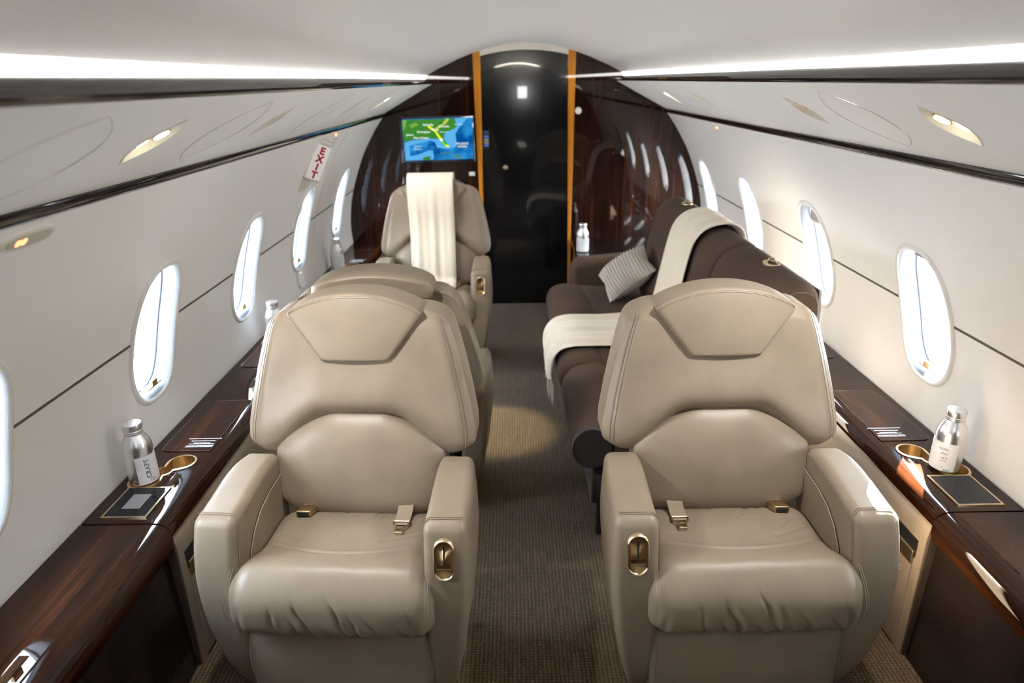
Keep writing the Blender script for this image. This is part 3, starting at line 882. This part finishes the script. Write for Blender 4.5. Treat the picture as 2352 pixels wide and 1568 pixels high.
# exit placard lying by the left ledge
mb = MB(); fr = frame((-1.085, 2.50, LZ + .002), (1, 0, 0), (0, 1, 0))
mb.add([fr @ Vector(p) for p in ((-.035, -.02, 0), (.035, -.02, 0), (.035, .02, 0), (-.035, .02, 0))], [(0, 1, 2, 3)])
o = mb.build('placard', INK_W, smooth=False, origin=(-1.085, 2.5, LZ + .002)); o.location = (-1.085, 2.5, LZ + .002)
tag(o, 'small white placard with green symbol on the left ledge behind the near seat', 'placard')
mb = MB(); mb.add([(.005, -.012, .0004), (.03, -.012, .0004), (.03, .012, .0004), (.005, .012, .0004)], [(0, 1, 2, 3)]); mb.build('symbol', GREEN, o, smooth=False)

# ------------------------------------------------------------------ bottles
def make_bottle(loc, rz, label, first=[None]):
    if first[0] is None:
        r = thing('water_bottle', label, 'bottle', loc, rz, 'aluminium water bottles')
        mb = MB(); mb.lathe([(.004, .0), (.034, .0), (.0405, .004), (.0415, .010), (.0415, .118), (.040, .128), (.035, .142), (.028, .155), (.0245, .161), (.0245, .172), (.004, .172)], seg=40)
        mb.build('body', ALU, r, angle=50)
        mb = MB(); mb.lathe([(.0245, .161), (.0255, .162), (.0255, .166), (.0240, .167), (.0262, .169), (.0265, .172), (.0252, .1735), (.0265, .176), (.0268, .190), (.0255, .1935), (.003, .1945)], seg=40)
        mb.build('cap', ALU_CAP, r, angle=50)
        mb = MB()
        def lab(u, v):
            a = radians(-95 + 190 * u); return (.0421 * sin(a), -.0421 * cos(a), .006 + .090 * v)
        mb.grid(lab, 30, 2); lo = mb.build('label', LABEL, r)
        # brand word runs up the label, with fine print beside it
        cu = text('lettering', 'CRAFT', .019, Matrix.Identity(4), INK, lo, bold=.0004, spacing=1.12)
        for v in cu.data.vertices:
            x, y, z = v.co                                  # x -> up the bottle, y -> round it
            a = radians(-52) - y / .0424
            v.co = (.0425 * sin(a), -.0425 * cos(a), .055 + x)
        rng = random.Random(8); mb = MB()
        for (a0, a1, z) in ((-50, -32, .020), (-50, -30, .016), (-50, -20, .0105), (25, 60, .078), (30, 62, .074), (38, 62, .064), (34, 62, .060), (44, 62, .050), (36, 62, .046), (40, 62, .038), (48, 56, .018)):
            a = a0
            while a < a1 - 1:
                e_ = min(a1, a + rng.uniform(5, 10))
                P = [(.0426 * sin(radians(q)), -.0426 * cos(radians(q)), zz) for q, zz in ((a, z), (e_, z), (e_, z + .0018), (a, z + .0018))]
                mb.add(P, [(0, 1, 2, 3)]); a = e_ + 1.5
        mb.build('lettering', INK, lo, smooth=False)
        mb = MB(); mb.grid(lambda u, v: (.0426 * sin(radians(55 + 25 * u)), -.0426 * cos(radians(55 + 25 * u)), .007 + .006 * v), 4, 1); mb.build('lettering', TEAL, lo)
        first[0] = r; return r
    c = copy_tree(first[0]); c.location = loc; c.rotation_euler = (0, 0, rz); c['label'] = label; return c
BZ = LZ + .0045
make_bottle((-1.222, 1.787, BZ), radians(104), 'aluminium bottle in the left ledge cup holder beside the near left seat')
make_bottle((1.200, 1.793, BZ), radians(-92), 'aluminium bottle in the right ledge cup holder beside the near right seat')
make_bottle((-1.195, 2.965, BZ), radians(160), 'aluminium bottle mostly hidden behind the near left seat back')
make_bottle((-1.225, 4.28, BZ), radians(0), 'aluminium bottle on the left ledge under the farthest left window')
make_bottle((.384, 4.64, .507), radians(-5), 'aluminium bottle on the dark cabinet at the right of the black door')

# ------------------------------------------------------------------ leather seats
def pad(mb, wfn, zfn, yfn, hth, r, n, K=4, bulge=0., mi=0, taper=0.):
    def f(x, y, z):
        s_, q, t_ = x, y, (z + 1) / 2
        zz = zfn(s_, t_); 
        yy = yfn(s_, t_, zz) + q * hth * (1 - (taper * smooth(.55, 1, t_) if q > 0 else 0)) - (bulge * (1 - min(1, abs(s_)) ** 2) * (1 - (2 * t_ - 1) ** 2) if q < 0 else 0)
        return (s_ * wfn(t_), yy, zz)
    mb.rbox((0, 0, 0), (1, 1, 1), r, n, f, mi, K)
    return f
def yback(z): return .335 + .235 * (z - .42)

def make_seat(label, cat='seat'):
    root = thing('leather_seat', label, cat, group='tan leather cabin seats')
    ST = .0009
    # --- back shell
    wb = lambda t: lerp_table([(0, .328), (.06, .343), (.2, .340), (.4, .325), (.62, .305), (.82, .283), (.93, .268), (1, .258)], t)
    zb = lambda s_, t: .592 + t * (1.022 - .592 - .020 * abs(s_) ** 2.5) + .010 * abs(s_) ** 2 * (1 - t)
    yb = lambda s_, t, z: yback(z) + .048 - .006 * (1 - s_ * s_) * t + .020 * smooth(.86, 1, abs(s_)) + .012 * smooth(.9, 1, t) + (.034 * exp(-((z - .706 + .105 * smooth(.30, .78, abs(s_))) / .030) ** 2) - .024 * exp(-((z - .772 + .09 * smooth(.30, .8, abs(s_))) / .075) ** 2)) * (1 - abs(s_) ** 2.5)
    mb = MB(); fb = pad(mb, wb, zb, yb, .060, .21, (26, 4, 26), 6)
    ob = mb.build('backrest', LEATHER, root, angle=0)
    mb = MB()
    for sg in (-1, 1):
        for off in (.915, .945):
            mb.tube([fb(sg * off, -1.012, -.90 + 1.82 * k / 30) for k in range(31)], ST, 5)
    mb.build('stitching', LEATHER_D, ob)
    # --- lumbar cushion with arched top
    wl = lambda t: lerp_table([(0, .243), (.10, .254), (.45, .258), (.64, .252), (.76, .222), (.88, .180), (1, .125)], t)
    zl = lambda s_, t: .415 + t * (.722 - .415)
    yl = lambda s_, t, z: yback(z) + .028
    mb = MB(); fl = pad(mb, wl, zl, yl, .060, .55, (18, 3, 18), 6, bulge=.016)
    lo = mb.build('lumbar_cushion', LEATHER, root, angle=0)
    # --- headrest
    wh = lambda t: lerp_table([(0, .088), (.06, .104), (.5, .150), (.9, .192), (1, .197)], t)
    zh = lambda s_, t: .878 + t * (1.016 + .054 * (1 - abs(s_) ** 2.2) - .878)
    yh = lambda s_, t, z: yback(z) + .046 + .006 * s_ * s_
    mb = MB(); fh = pad(mb, wh, zh, yh, .084, .115, (24, 5, 24), 5, bulge=.006, taper=.75)
    ho = mb.build('headrest', LEATHER, root, angle=0)
    mb = MB()
    for off in (.885, .925):
        mb.tube([fh(-.965 + 1.93 * k / 40, -1.003 if off < .9 else -.995, off) for k in range(41)], ST, 5)
    mb.build('stitching', LEATHER_D, ho)
    # --- seat cushion: waterfall front, dished rear panel, creases
    rng = random.Random(11)
    creases = [(-.150, .35, .0028, .0050, .03), (-.118, .75, .0036, .0045, .0), (-.078, .55, .0042, .0050, .04), (-.050, .95, .0030, .0040, -.02), (.012, .62, .0042, .0048, .05), (.050, .40, .0024, .0060, .02), (.086, .70, .0034, .0045, .01), (.150, .85, .0026, .0045, -.01), (.205, .30, .0022, .006, .03), (-.215, -.35, .0022, .006, .02)]
    lines = [((-.02, .96), (-.06, .78), .0018), ((.10, .97), (.035, .72), .0022), ((.135, .95), (.085, .78), .0018), ((-.17, .84), (-.11, .68), .0014), ((.19, .72), (.13, .58), .0018), ((-.235, .60), (-.14, .48), .0026), ((.235, .62), (.12, .50), .0026), ((.02, .66), (-.03, .55), .0012)]
    def fc(x, y, z):
        fy = (y + .195) / .39
        sx_ = 1.0 - .10 * smooth(.12, .42, fy)
        zt = max(0., z / .09)
        seam = .46 - .13 * (1 - min(1, (x / .24) ** 2))
        X_ = x * sx_; Y_ = y; Z_ = z
        Z_ += zt * (.022 * exp(-((fy - .17) / .20) ** 2) - .006 * smooth(seam, seam + .05, fy) + .008 * (1 - (x / .27) ** 2) * exp(-((fy - .62) / .2) ** 2))
        Z_ -= zt * .010 * exp(-((fy - seam) / .018) ** 2)
        Z_ += zt * -.012 * smooth(.75, 1, fy)
        fr_ = smooth(.42, .0, fy) if z > -.085 else 0
        front = 1 - smooth(.0, .22, fy)
        for cx_, tl, am, wd, zs in creases:
            u = (x - cx_ - tl * (.03 - z) * .75 - .004 * sin(z * 70 + cx_ * 40))
            g = exp(-(u / wd) ** 2) - .40 * exp(-((u - 2.2 * wd) / (1.3 * wd)) ** 2)
            Y_ += 2.6 * am * g * front * smooth(zs + .02, zs - .05, z)
        Y_ += .0022 * front * sin(x * 31 + 1.3) * sin(x * 13 + z * 22)
        for (ax, ay), (bx, by), am in lines:
            dx, dy = bx - ax, (by - ay) * .39; L2 = dx * dx + dy * dy
            px_, py_ = x - ax + .005 * sin(fy * 31 + ax * 50), (fy - ay) * .39
            t_ = max(0, min(1, (px_ * dx + py_ * dy) / L2))
            dd = ((px_ - t_ * dx) ** 2 + (py_ - t_ * dy) ** 2)
            Z_ -= zt * 1.6 * am * exp(-dd / .006 ** 2)
        # front face bellies out and tucks under
        Y_ -= front * .016 * (1 - ((z + .01) / .09) ** 2)
        X_ *= 1 + .02 * front * (1 - (z / .09) ** 2)
        return (X_, Y_, Z_)
    mb = MB(); mb.rbox((0, .168, .358), (.272, .195, .09), .068, (96, 66, 10), fc, 0, 10)
    cu = mb.build('seat_cushion', LEATHER, root, angle=0)
    mb = MB()
    for sg in (-1, 1):
        for dx in (.0, .006):
            pth = []
            for k in range(22):
                a = radians(95 - 125 * k / 21)
                p = fc(sg * (.256 - dx), -.127 - .068 * sin(radians(90) - a) if False else -.127 - .069 * cos(a), .022 + .069 * sin(a))
                pth.append((p[0], p[1] + .168, p[2] + .358))
            mb.tube(pth, ST, 5)
    mb.build('stitching', LEATHER_D, cu)
    # --- legrest
    mb = MB(); mb.rbox((0, .10, .135), (.252, .085, .128), .018, (8, 3, 8), lambda x, y, z: (x * (1 - .02 * (z < 0)), y - .010 * (1 - (z / .128) ** 2), z), 0, 4)
    lg = mb.build('legrest', LEATHER, root, angle=0)
    mb = MB()
    for sg in (-1, 1): mb.tube([(sg * .238, .0128 - .010 * (1 - (z / .128) ** 2), .135 + z) for z in np.linspace(-.115, .112, 16)], ST, 5)
    mb.build('stitching', LEATHER_D, lg)
    # --- pedestal
    mb = MB(); mb.rbox((0, .27, .13), (.22, .12, .13), .01); mb.build('pedestal', BLACKF, root)
    # --- arms
    yfront = spline([(.0, .075), (.06, .048), (.15, .018), (.28, .002), (.40, .006), (.50, .022), (.60, .052)])
    xout = spline([(.0, .285), (.08, .308), (.2, .334), (.33, .353), (.45, .360), (.60, .352)])
    def ztop(b): return .592 + .024 * smooth(-1, .5, b) - .010 * smooth(.5, 1, b)
    for sg in (-1, 1):
        def fa(x, y, z, sg=sg):
            a, b, c_ = x / .062, y / .175, z / .295
            tz = (c_ + 1) / 2
            zz = .006 + tz * (ztop(b) - .006)
            y0 = yfront(min(.60, zz)); y1 = .372 - .10 * smooth(.25, 0, zz)
            yy = y0 + (b + 1) / 2 * (y1 - y0)
            xi = .238 + .004 * smooth(.2, .5, zz); xo = xout(min(.60, zz)) - .012 * smooth(.0, 1, b)
            xx = xi + (a + 1) / 2 * (xo - xi)
            return (sg * xx, yy, zz)
        mb = MB(); mb.rbox((0, 0, 0), (.062, .175, .295), .026, (6, 14, 20), fa, 0, 5)
        ao = mb.build('armrest', LEATHER, root, angle=0)
        mb = MB()
        for d in (0, .008):
            pth = [fa(.046, -.172 + .006 + (d if True else 0), .2935)]
            pth = []
            for k in range(12): pth.append(fa(.050 - .088 * k / 11, -.1535 + d, .2965 - .0015 * (k / 11)))
            pth = [(p[0], p[1], p[2] + .0008) for p in pth]
            for k in range(1, 6):
                a = radians(18 * k); pth.append(fa(-.038 - .022 * sin(a), -.1535 + d, .2965 - .022 * (1 - cos(a))))
            for k in range(1, 18): pth.append(fa(-.0628, -.1535 + d - .010 * min(1, k / 4), .27 - .50 * k / 17))
            mb.tube(pth, ST, 5)
        mb.build('stitching', LEATHER_D, ao)
        # raised inner side panel with a curved upper edge
        poly = [(.06, .33), (.075, .40), (.10, .455), (.14, .497), (.19, .525), (.26, .540), (.36, .545), (.36, .30), (.08, .30)]
        mb = MB(); mb.prism(poly, lambda y, z, d, sg=sg: (sg * d, y, z), .2395, .2362)
        mb.build('arm_panel', LEATHER, ao)
    # --- seat belt: buckle half and tongue half
    bl = MB(); bl.rbox((-.150, .300, .452), (.022, .028, .010), .005, f=lambda x, y, z: (x + .25 * y, y, z - .12 * y))
    b1 = bl.build('belt_buckle', BRONZE, root)
    bl = MB(); bl.rbox((-.1565, .2725, .4555), (.017, .0035, .007), .002); bl.build('release_button', BLACK, b1)
    bl = MB(); bl.grid(lambda u, v: (-.165 + .036 * u + .02 * v, .31 + .05 * v, .462 - .012 * v * v), 3, 6); bl.build('strap', RUBBER, b1)
    bl = MB(); bl.grid(lambda u, v: (.118 + .044 * u, .36 - .125 * v, .452 + .014 * sin(pi * min(1, v * 1.6)) * (1 - v) + .010 * (1 - v)), 4, 14)
    b2 = bl.build('belt_strap', RUBBER, root)
    bl = MB()
    q = [(-.026, .0), (.026, .0), (.026, .018), (-.026, .018)]
    bl.tube([(.140 + x, .325 + y * 1.6, .478 + y * .5) for x, y in q], .0035, 6, closed=True)
    bl.build('adjuster', GOLD, b2)
    bl = MB(); bl.tube([(.140 + x, .235 + y, .4555) for x, y in ((-.022, .012), (.022, .012), (.022, -.002), (.010, -.016), (.010, -.040), (-.010, -.040), (-.010, -.016), (-.022, -.002))], .0028, 6, closed=True)
    bl.box((.140, .219, .4545), (.009, .004, .0012)); bl.build('tongue', BRONZE, b2)
    return root
def add_plate(root, sg):
    """gold seat control plate in the aisle-side arm front"""
    cx_, y0, cz_ = sg * .298, .0175, .508
    tilt = .20
    def P(x, z, d): return (cx_ + x, y0 + tilt * (z) - d, cz_ + z)
    def stad(w_, h_):
        pts = []
        for k in range(17): a = pi * k / 16; pts.append((w_ * cos(a), h_ - w_ + w_ * sin(a)))
        for k in range(17): a = pi + pi * k / 16; pts.append((w_ * cos(a), -(h_ - w_) + w_ * sin(a)))
        return pts
    mb = MB(); mb.loft([[P(x, z, d) for x, z in stad(a, b)] for a, b, d in ((.0275, .0535, -.008), (.0272, .0532, .002), (.025, .051, .0042), (.0235, .0495, .0035), (.0225, .0485, -.001))])
    pl = mb.build('control_plate', GOLD, root, angle=50)
    mb = MB(); mb.loft([[P(x, z, d) for x, z in stad(a, b)] for a, b, d in ((.0228, .0488, -.001), (.020, .046, -.0015), (.004, .03, -.0022))], caps=True)
    mb.build('dish', mat('dish_bronze', (.62, .47, .29), .3, 1.0), pl, angle=0)
    mb = MB(); mb.prism([(-.0022, -.012), (.0022, -.012), (.0022, .034), (-.0022, .034)], P, -.001, .0006); mb.build('slot', BLACKF, pl, smooth=False)
    mb = MB(); mb.prism([(-.019, -.0265), (.019, -.0265), (.019, -.0225), (-.019, -.0225)], P, -.001, .004); mb.build('lever', GOLD, pl, smooth=False)
    mb = MB(); mb.prism([(-.018, -.022), (.018, -.022), (.018, -.013), (-.018, -.013)], P, -.001, .0004); mb.build('shadow_gap', mat('gap_shade', (.10, .06, .03), .4, .8), pl, smooth=False)  # dark strip painted as the shade above the lever
proto = make_seat('tan leather armchair on the near left with brass control plate on its aisle arm')
def raised_headrest(root):
    """the seat that faces away has its headrest pulled up, so its padded back shows as a roll"""
    for ch in root.children:
        if ch.name.startswith('headrest'):
            for g in list(ch.children): bpy.data.objects.remove(g)
            mb = MB()
            pad(mb, lambda t: lerp_table([(0, .185), (.5, .198), (1, .188)], t),
                lambda s_, t: .978 + .014 * (1 - s_ * s_) + t * (.076 + .020 * (1 - abs(s_) ** 2.2)),
                lambda s_, t, z: yback(z) + .080 + .010 * s_ * s_, .080, .42, (18, 4, 8), 6)
            tmp = mb.build('headrest', LEATHER, angle=0); ch.data = tmp.data; bpy.data.objects.remove(tmp)
def place(root, x, y, rz, label=None):
    root.location = (x, y, 0); root.rotation_euler = (0, 0, rz)
    if label: root['label'] = label
c2 = copy_tree(proto); c3 = copy_tree(proto); c4 = copy_tree(proto)
place(proto, -.576, 1.395, radians(-3.3)); add_plate(proto, 1)
place(c2, .513, 1.390, radians(.4), 'tan leather armchair on the near right with sunlight on its cushion'); add_plate(c2, -1)
for ch in c2.children:
    if ch.name.startswith('belt_'): ch.scale.x = -1
c2.scale = (1.02, 1, 1); c3.scale = (1, 1, .98)
place(c3, -.548, 2.72, pi, 'tan leather armchair facing away, back to back with the near left one'); add_plate(c3, -1); raised_headrest(c3)
place(c4, -.588, 3.80, radians(-1.0), 'tan leather armchair at the bulkhead with a cream throw over its headrest'); add_plate(c4, 1)

# ------------------------------------------------------------------ sofa
sofa = thing('sofa', 'brown wool three seat sofa along the right wall', 'sofa', (.5, 3.1, 0))
so3 = (.5, 3.1, 0)
SEC = [(2.13, 2.735), (2.745, 3.355), (3.365, 3.955)]
back_prof = [(.615, .42), (.640, .50), (.668, .62), (.692, .74), (.714, .85), (.730, .905), (.755, .945), (.790, .970), (.830, .985), (.868, .985), (.895, .970), (.910, .940), (.914, .88), (.908, .70), (.90, .55), (.89, .40), (.75, .38)]
def rounded_loft(mb, prof, y0, y1, r, cxz, K=5, n=6, fn=None):
    rings = []
    ys = [(y0 + r * (1 - cos(radians(90) * k / K)), r * (1 - sin(radians(90) * k / K))) for k in range(K + 1)]
    ys += [(y0 + r + (y1 - y0 - 2 * r) * k / n, 0) for k in range(1, n)]
    ys += [(y1 - r * (1 - cos(radians(90) * k / K)), r * (1 - sin(radians(90) * k / K))) for k in range(K, -1, -1)]
    for y, ins in ys:
        ring = []
        for x, z in prof:
            d = Vector((cxz[0] - x, cxz[1] - z)); L = d.length; d = d / L * min(ins, L * .9)
            p = (x + d.x, y, z + d.y); ring.append(fn(*p) if fn else p)
        rings.append(ring)
    return mb.loft(rings, True, True)
def dense(prof, closed=True, m=3):
    """Catmull-Rom resample"""
    n = len(prof); out = []
    rng_ = range(n if closed else n - 1)
    for i in rng_:
        p = [prof[(i + k - 1) % n] if closed else prof[max(0, min(n - 1, i + k - 1))] for k in range(4)]
        for j in range(m):
            t = j / m
            out.append(tuple(.5 * (2 * p[1][a] + (p[2][a] - p[0][a]) * t + (2 * p[0][a] - 5 * p[1][a] + 4 * p[2][a] - p[3][a]) * t * t + (3 * p[1][a] - p[0][a] - 3 * p[2][a] + p[3][a]) * t ** 3) for a in range(2)))
    if not closed: out.append(prof[-1])
    return out
bp = dense(back_prof)
seat_prof = [(.700, .455), (.60, .462), (.48, .466), (.36, .472), (.27, .484), (.20, .486), (.145, .474), (.112, .446), (.098, .41), (.098, .37), (.112, .335), (.15, .318), (.25, .315), (.40, .32), (.60, .32), (.70, .34)]
sp_ = dense(seat_prof)
for i, (a, b) in enumerate(SEC):
    mb = MB(); rounded_loft(mb, bp, a, b, .035, (.78, .68))
    bo = mb.build('back_cushion', SOFA, sofa, origin=so3, angle=0)
    dz = -.012 if i == 0 else 0.0; dxs = .012 if i == 0 else 0
    def crease(x, y, z):
        return (x + dxs * smooth(.3, .1, x), y, z + dz * smooth(.3, .1, x) - (.010 * exp(-((x - .300 - .02 * sin((y - 2) * 5)) / .010) ** 2) if z > .40 else 0))
    mb = MB(); rounded_loft(mb, dense(seat_prof, True, 6), a, b, .045, (.38, .40), fn=crease)
    mb.build('seat_cushion', SOFA, sofa, origin=so3, angle=0)
    if i in (0, 2):
        yg = 2.42 if i == 0 else 3.70
        mb = MB()
        def gp(x, y, z): return (.845 + x, yg + y, .986 + z)
        mb.loft([[gp(.028 * sc * cos(2 * pi * k / 28), .045 * sc * sin(2 * pi * k / 28), zz) for k in range(28)] for sc, zz in ((1, -.004), (1.0, .002), (.88, .004), (.80, .0), (.1, -.001))], caps=True)
        g = mb.build('belt_guide', GOLD, bo, origin=so3)
        mb = MB(); mb.tube([gp(-.018, .0, .002), gp(-.008, .004, .018), gp(.008, .004, .018), gp(.018, .0, .002)], .003, 6)
        g2 = mb.build('belt_guide', GOLD, bo, origin=so3)
# coarse woven end of the back and dark round end of the near seat
mb = MB(); mb.prism([(x + (.78 - x) * .10, z + (.68 - z) * .07) for x, z in back_prof], lambda x, z, d: (x, 2.13 + d, z), -.010, .02)
mb.build('end_panel', SOFA_END, sofa, origin=so3, smooth=False)
mb = MB(); mb.prism([(.175 + .070 * cos(2 * pi * k / 32), .398 + .078 * sin(2 * pi * k / 32)) for k in range(32)], lambda x, z, d: (x, 2.13 + d, z), -.008, .02)
mb.build('end_cap', SOFA_DARK, sofa, origin=so3)
# arm at the far end
def farm(x, y, z):
    t = (x + .255) / .51
    zz = z + .030 * smooth(0, 1, t) * (z > 0) - .028 * smooth(.10, 0, t) * (z > 0)
    return (x, y, zz)
mb = MB(); mb.rbox((.505, 4.045, .375), (.260, .080, .235), .045, (12, 3, 6), farm, 0, 5)
mb.build('armrest', SOFA, sofa, origin=so3, angle=0)
mb = MB(); mb.loft([[(x + .006, y, z) for x, z in ((.905, .42), (.914, .60), (.919, .80), (.918, .90), (.910, .962), (.904, .962), (.908, .88), (.90, .55), (.897, .42))] for y in (2.15, 2.8, 3.4, 3.94)], caps=True)
mb.build('bounce_panel', LEATHER_BOUNCE, sofa, origin=so3)  # pale slab added behind the sofa to bounce sun onto the wall
mb = MB(); mb.rbox((.54, 3.08, .235), (.36, .93, .085), .01); mb.build('base', SOFA_DARK, sofa, origin=so3)
for lx, ly in ((.235, 2.19), (.84, 2.19), (.235, 4.0), (.84, 4.0)):
    mb = MB(); mb.rbox((lx, ly, .165), (.030, .022, .165), .004); mb.build('leg', BLACKF, sofa, origin=so3)
mb = MB()
for dy in (0, .03): mb.rbox((.128, 2.775 + dy, .315), (.010, .009, .028), .004, f=lambda x, y, z: (x, y + z * .3, z))
mb.build('recline_strap', BLACKF, sofa, origin=so3)
for yb_ in (3.42,):
    mb = MB(); mb.rbox((.585, yb_ + .12, .474), (.022, .014, .008), .004); mb.build('belt_buckle', BRONZE, sofa, origin=so3)

# --- throws
def throw(name, label, path, y_of, width, nv, thick, fringe_end=True, ripple=.004, seed=1):
    """cloth laid along a path of (x, z); y_of(t) gives its centre"""
    P = dense(path, False, 6); n = len(P)
    nrm = []
    for i in range(n):
        a, b = P[max(0, i - 1)], P[min(n - 1, i + 1)]; d = Vector((b[0] - a[0], b[1] - a[1])).normalized(); nrm.append(Vector((d.y, -d.x)))
    rng = random.Random(seed); ph = [rng.uniform(0, 6.28) for _ in range(4)]
    def surf(i, j, off):
        t = i / (n - 1); v = j / nv
        wd = width(t); y = y_of(t) + (v - .5) * wd
        rp_ = ripple * (1 + 1.1 * smooth(.7, 1, t)) * (sin(v * 17 + ph[0] + t * 3) + .6 * sin(v * 31 + ph[1] - t * 5))
        q = Vector(P[i]) + nrm[i] * (off + rp_ + ripple * (.6 + 1.6 * smooth(.7, 1, t)))
        return (q.x, y + .004 * sin(t * 20 + ph[2]), q.y)
    mb = MB()
    top = [[surf(i, j, thick) for j in range(nv + 1)] for i in range(n)]
    bot = [[surf(i, j, 0.0) for j in range(nv + 1)] for i in range(n)]
    rings = [tp + list(reversed(bt)) for tp, bt in zip(top, bot)]
    mb.loft(rings, True, True)
    return mb, surf, n
# mapping keeps the cloth just outside the sofa surface
pth = [(.932, .70), (.938, .86), (.925, .965), (.880, 1.003), (.825, 1.003), (.765, .980), (.722, .930), (.695, .84), (.668, .70), (.640, .56), (.605, .495), (.50, .488), (.36, .492), (.25, .502), (.17, .500), (.112, .478), (.082, .43), (.078, .37), (.086, .32)]
mb, surf, n_ = throw('throw', '', pth, lambda t: 3.215 - .155 * smooth(.45, .75, t), lambda t: .43 - .03 * t, 56, .006, ripple=.0048, seed=4)
# normals for this path run inboard, so the cloth is offset outward
tw = mb.build('throw_blanket', THROW, origin=(.6, 3.2, .49), angle=0); tw.location = (.6, 3.2, .49)
tag(tw, 'cream throw draped over the brown sofa back and down over its seat edge', 'blanket')
mb = MB(); rng = random.Random(6)
for k in range(44):
    p = Vector(surf(n_ - 1, int(56 * k / 43), .003)); L = rng.uniform(.07, .12)
    q = [p, p + Vector((rng.uniform(-.006, .004), rng.uniform(-.008, .008), -L * .5)), p + Vector((rng.uniform(-.004, .008), rng.uniform(-.012, .012), -L))]
    mb.tube(q, [.0028, .0030, .0020], 5)
fr_ = mb.build('fringe', THROW, tw, origin=(.6, 3.2, .49)); fr_['kind'] = 'stuff'

# throw over the far left seat
c, y0 = -.588, 3.80
def seat_y(z): return y0 + yback(z) - .062
hp = [(seat_y(.90) + .215, .86), (seat_y(.95) + .205, .98), (seat_y(1.0) + .155, 1.072), (seat_y(1.0) + .085, 1.085), (seat_y(1.03) + .02, 1.058), (seat_y(.98) - .003, 1.0), (seat_y(.90) - .006, .90), (seat_y(.84) + .004, .84), (seat_y(.74) + .006, .74), (seat_y(.66) - .014, .66), (seat_y(.55) - .022, .56), (seat_y(.48) - .016, .485), (seat_y(.46) - .07, .462), (seat_y(.45) - .14, .462)]
P = dense(hp, False, 6); n = len(P)
mb = MB(); nv = 30; rng = random.Random(9); ph = [rng.uniform(0, 6.28) for _ in range(4)]
rings = []
for i in range(n):
    a, b = P[max(0, i - 1)], P[min(n - 1, i + 1)]; d = Vector((b[0] - a[0], b[1] - a[1])).normalized(); nn_ = Vector((d.y, -d.x))
    t = i / (n - 1); top, bot = [], []
    for j in range(nv + 1):
        v = j / nv; x = c - .018 + .030 * t + (v - .5) * (.292 - .03 * t)
        rp_ = .0035 * (sin(v * 19 + ph[0] + t * 2) + .7 * sin(v * 33 + ph[1])) * smooth(.25, .6, t)
        for lst, off in ((top, .010), (bot, .004)):
            q = Vector(P[i]) + (-nn_ if False else nn_ * -1) * 0 + Vector((-d.y, d.x)) * (-(off + rp_)) * -1 * 0
            # outward is towards the cabin / up
            o_ = Vector((-d.y, d.x)); o_ = -o_ if (o_.x > 0 and i > n * .45) or (o_.y < 0) else o_
            q = Vector(P[i]) + o_ * (off + rp_); lst.append((x, q.x, q.y))
    rings.append(top + list(reversed(bot)))
mb.loft(rings, True, True)
t2 = mb.build('throw_blanket', THROW, origin=(c, 4.1, .46), angle=0); t2.location = (c, 4.1, .46)
tag(t2, 'cream throw hanging down the front of the tan seat by the map screen', 'blanket')

# --- ribbed pillow leaning on the sofa
A, B, Cc, D = Vector((.395, 3.83, .56)), Vector((.640, 3.78, .745)), Vector((.665, 3.53, .665)), Vector((.432, 3.585, .470))
nrm = (B - A).cross(D - A).normalized()
if nrm.x > 0: nrm = -nrm
def pil(sgn):
    def fn(u, v):
        p = A * (1 - u) * (1 - v) + B * u * (1 - v) + Cc * u * v + D * (1 - u) * v
        U, V = 2 * u - 1, 2 * v - 1
        th = .088 * ((1 - abs(U) ** 2.4) * (1 - abs(V) ** 2.4)) ** .55
        cen = (A + B + Cc + D) / 4
        p = p + (cen - p) * .16 * (1 - (abs(U) * abs(V)) ** .8) * max(abs(U), abs(V)) ** 3
        rib = .0055 * sin(u * 2 * pi * 17) * (1 if abs(V) < 1 else 0) * min(1, th / .02)
        return tuple(p + nrm * sgn * (th + rib))
    return fn
mb = MB(); mb.grid(pil(1), 156, 30); mb.grid(pil(-1), 80, 20)
o = mb.build('throw_pillow', PILLOW, origin=tuple((A + B + Cc + D) / 4), angle=0); o.location = (A + B + Cc + D) / 4
tag(o, 'grey ribbed knit pillow leaning on the brown sofa', 'pillow')

# ------------------------------------------------------------------ cabinet aft of the sofa
cb = thing('side_cabinet', 'dark wood cabinet between the brown sofa and the bulkhead', 'cabinet', (.7, 4.6, 0))
mb = MB(); mb.rbox((.69, 4.60, .24), (.350, .448, .24), .004); mb.build('body', WOOD_V, cb, origin=(.7, 4.6, 0))
mb = MB(); mb.rbox((.69, 4.60, .4935), (.357, .453, .0125), .005); mb.build('worktop', LACQ, cb, origin=(.7, 4.6, 0))

# warm reading lamp over the club seats that lights the aisle carpet
ld = bpy.data.lights.new('reading_spot', 'SPOT'); ld.energy = 100; ld.color = (1.0, .93, .60); ld.spot_size = radians(21); ld.spot_blend = .55; ld.shadow_soft_size = .012
lo_ = bpy.data.objects.new('reading_spot', ld); COL.objects.link(lo_)
lo_.location = (-.785, 3.19, 1.515)
lo_.rotation_euler = (Vector((-.20, 3.02, 0)) - Vector(lo_.location)).to_track_quat('-Z', 'Y').to_euler()
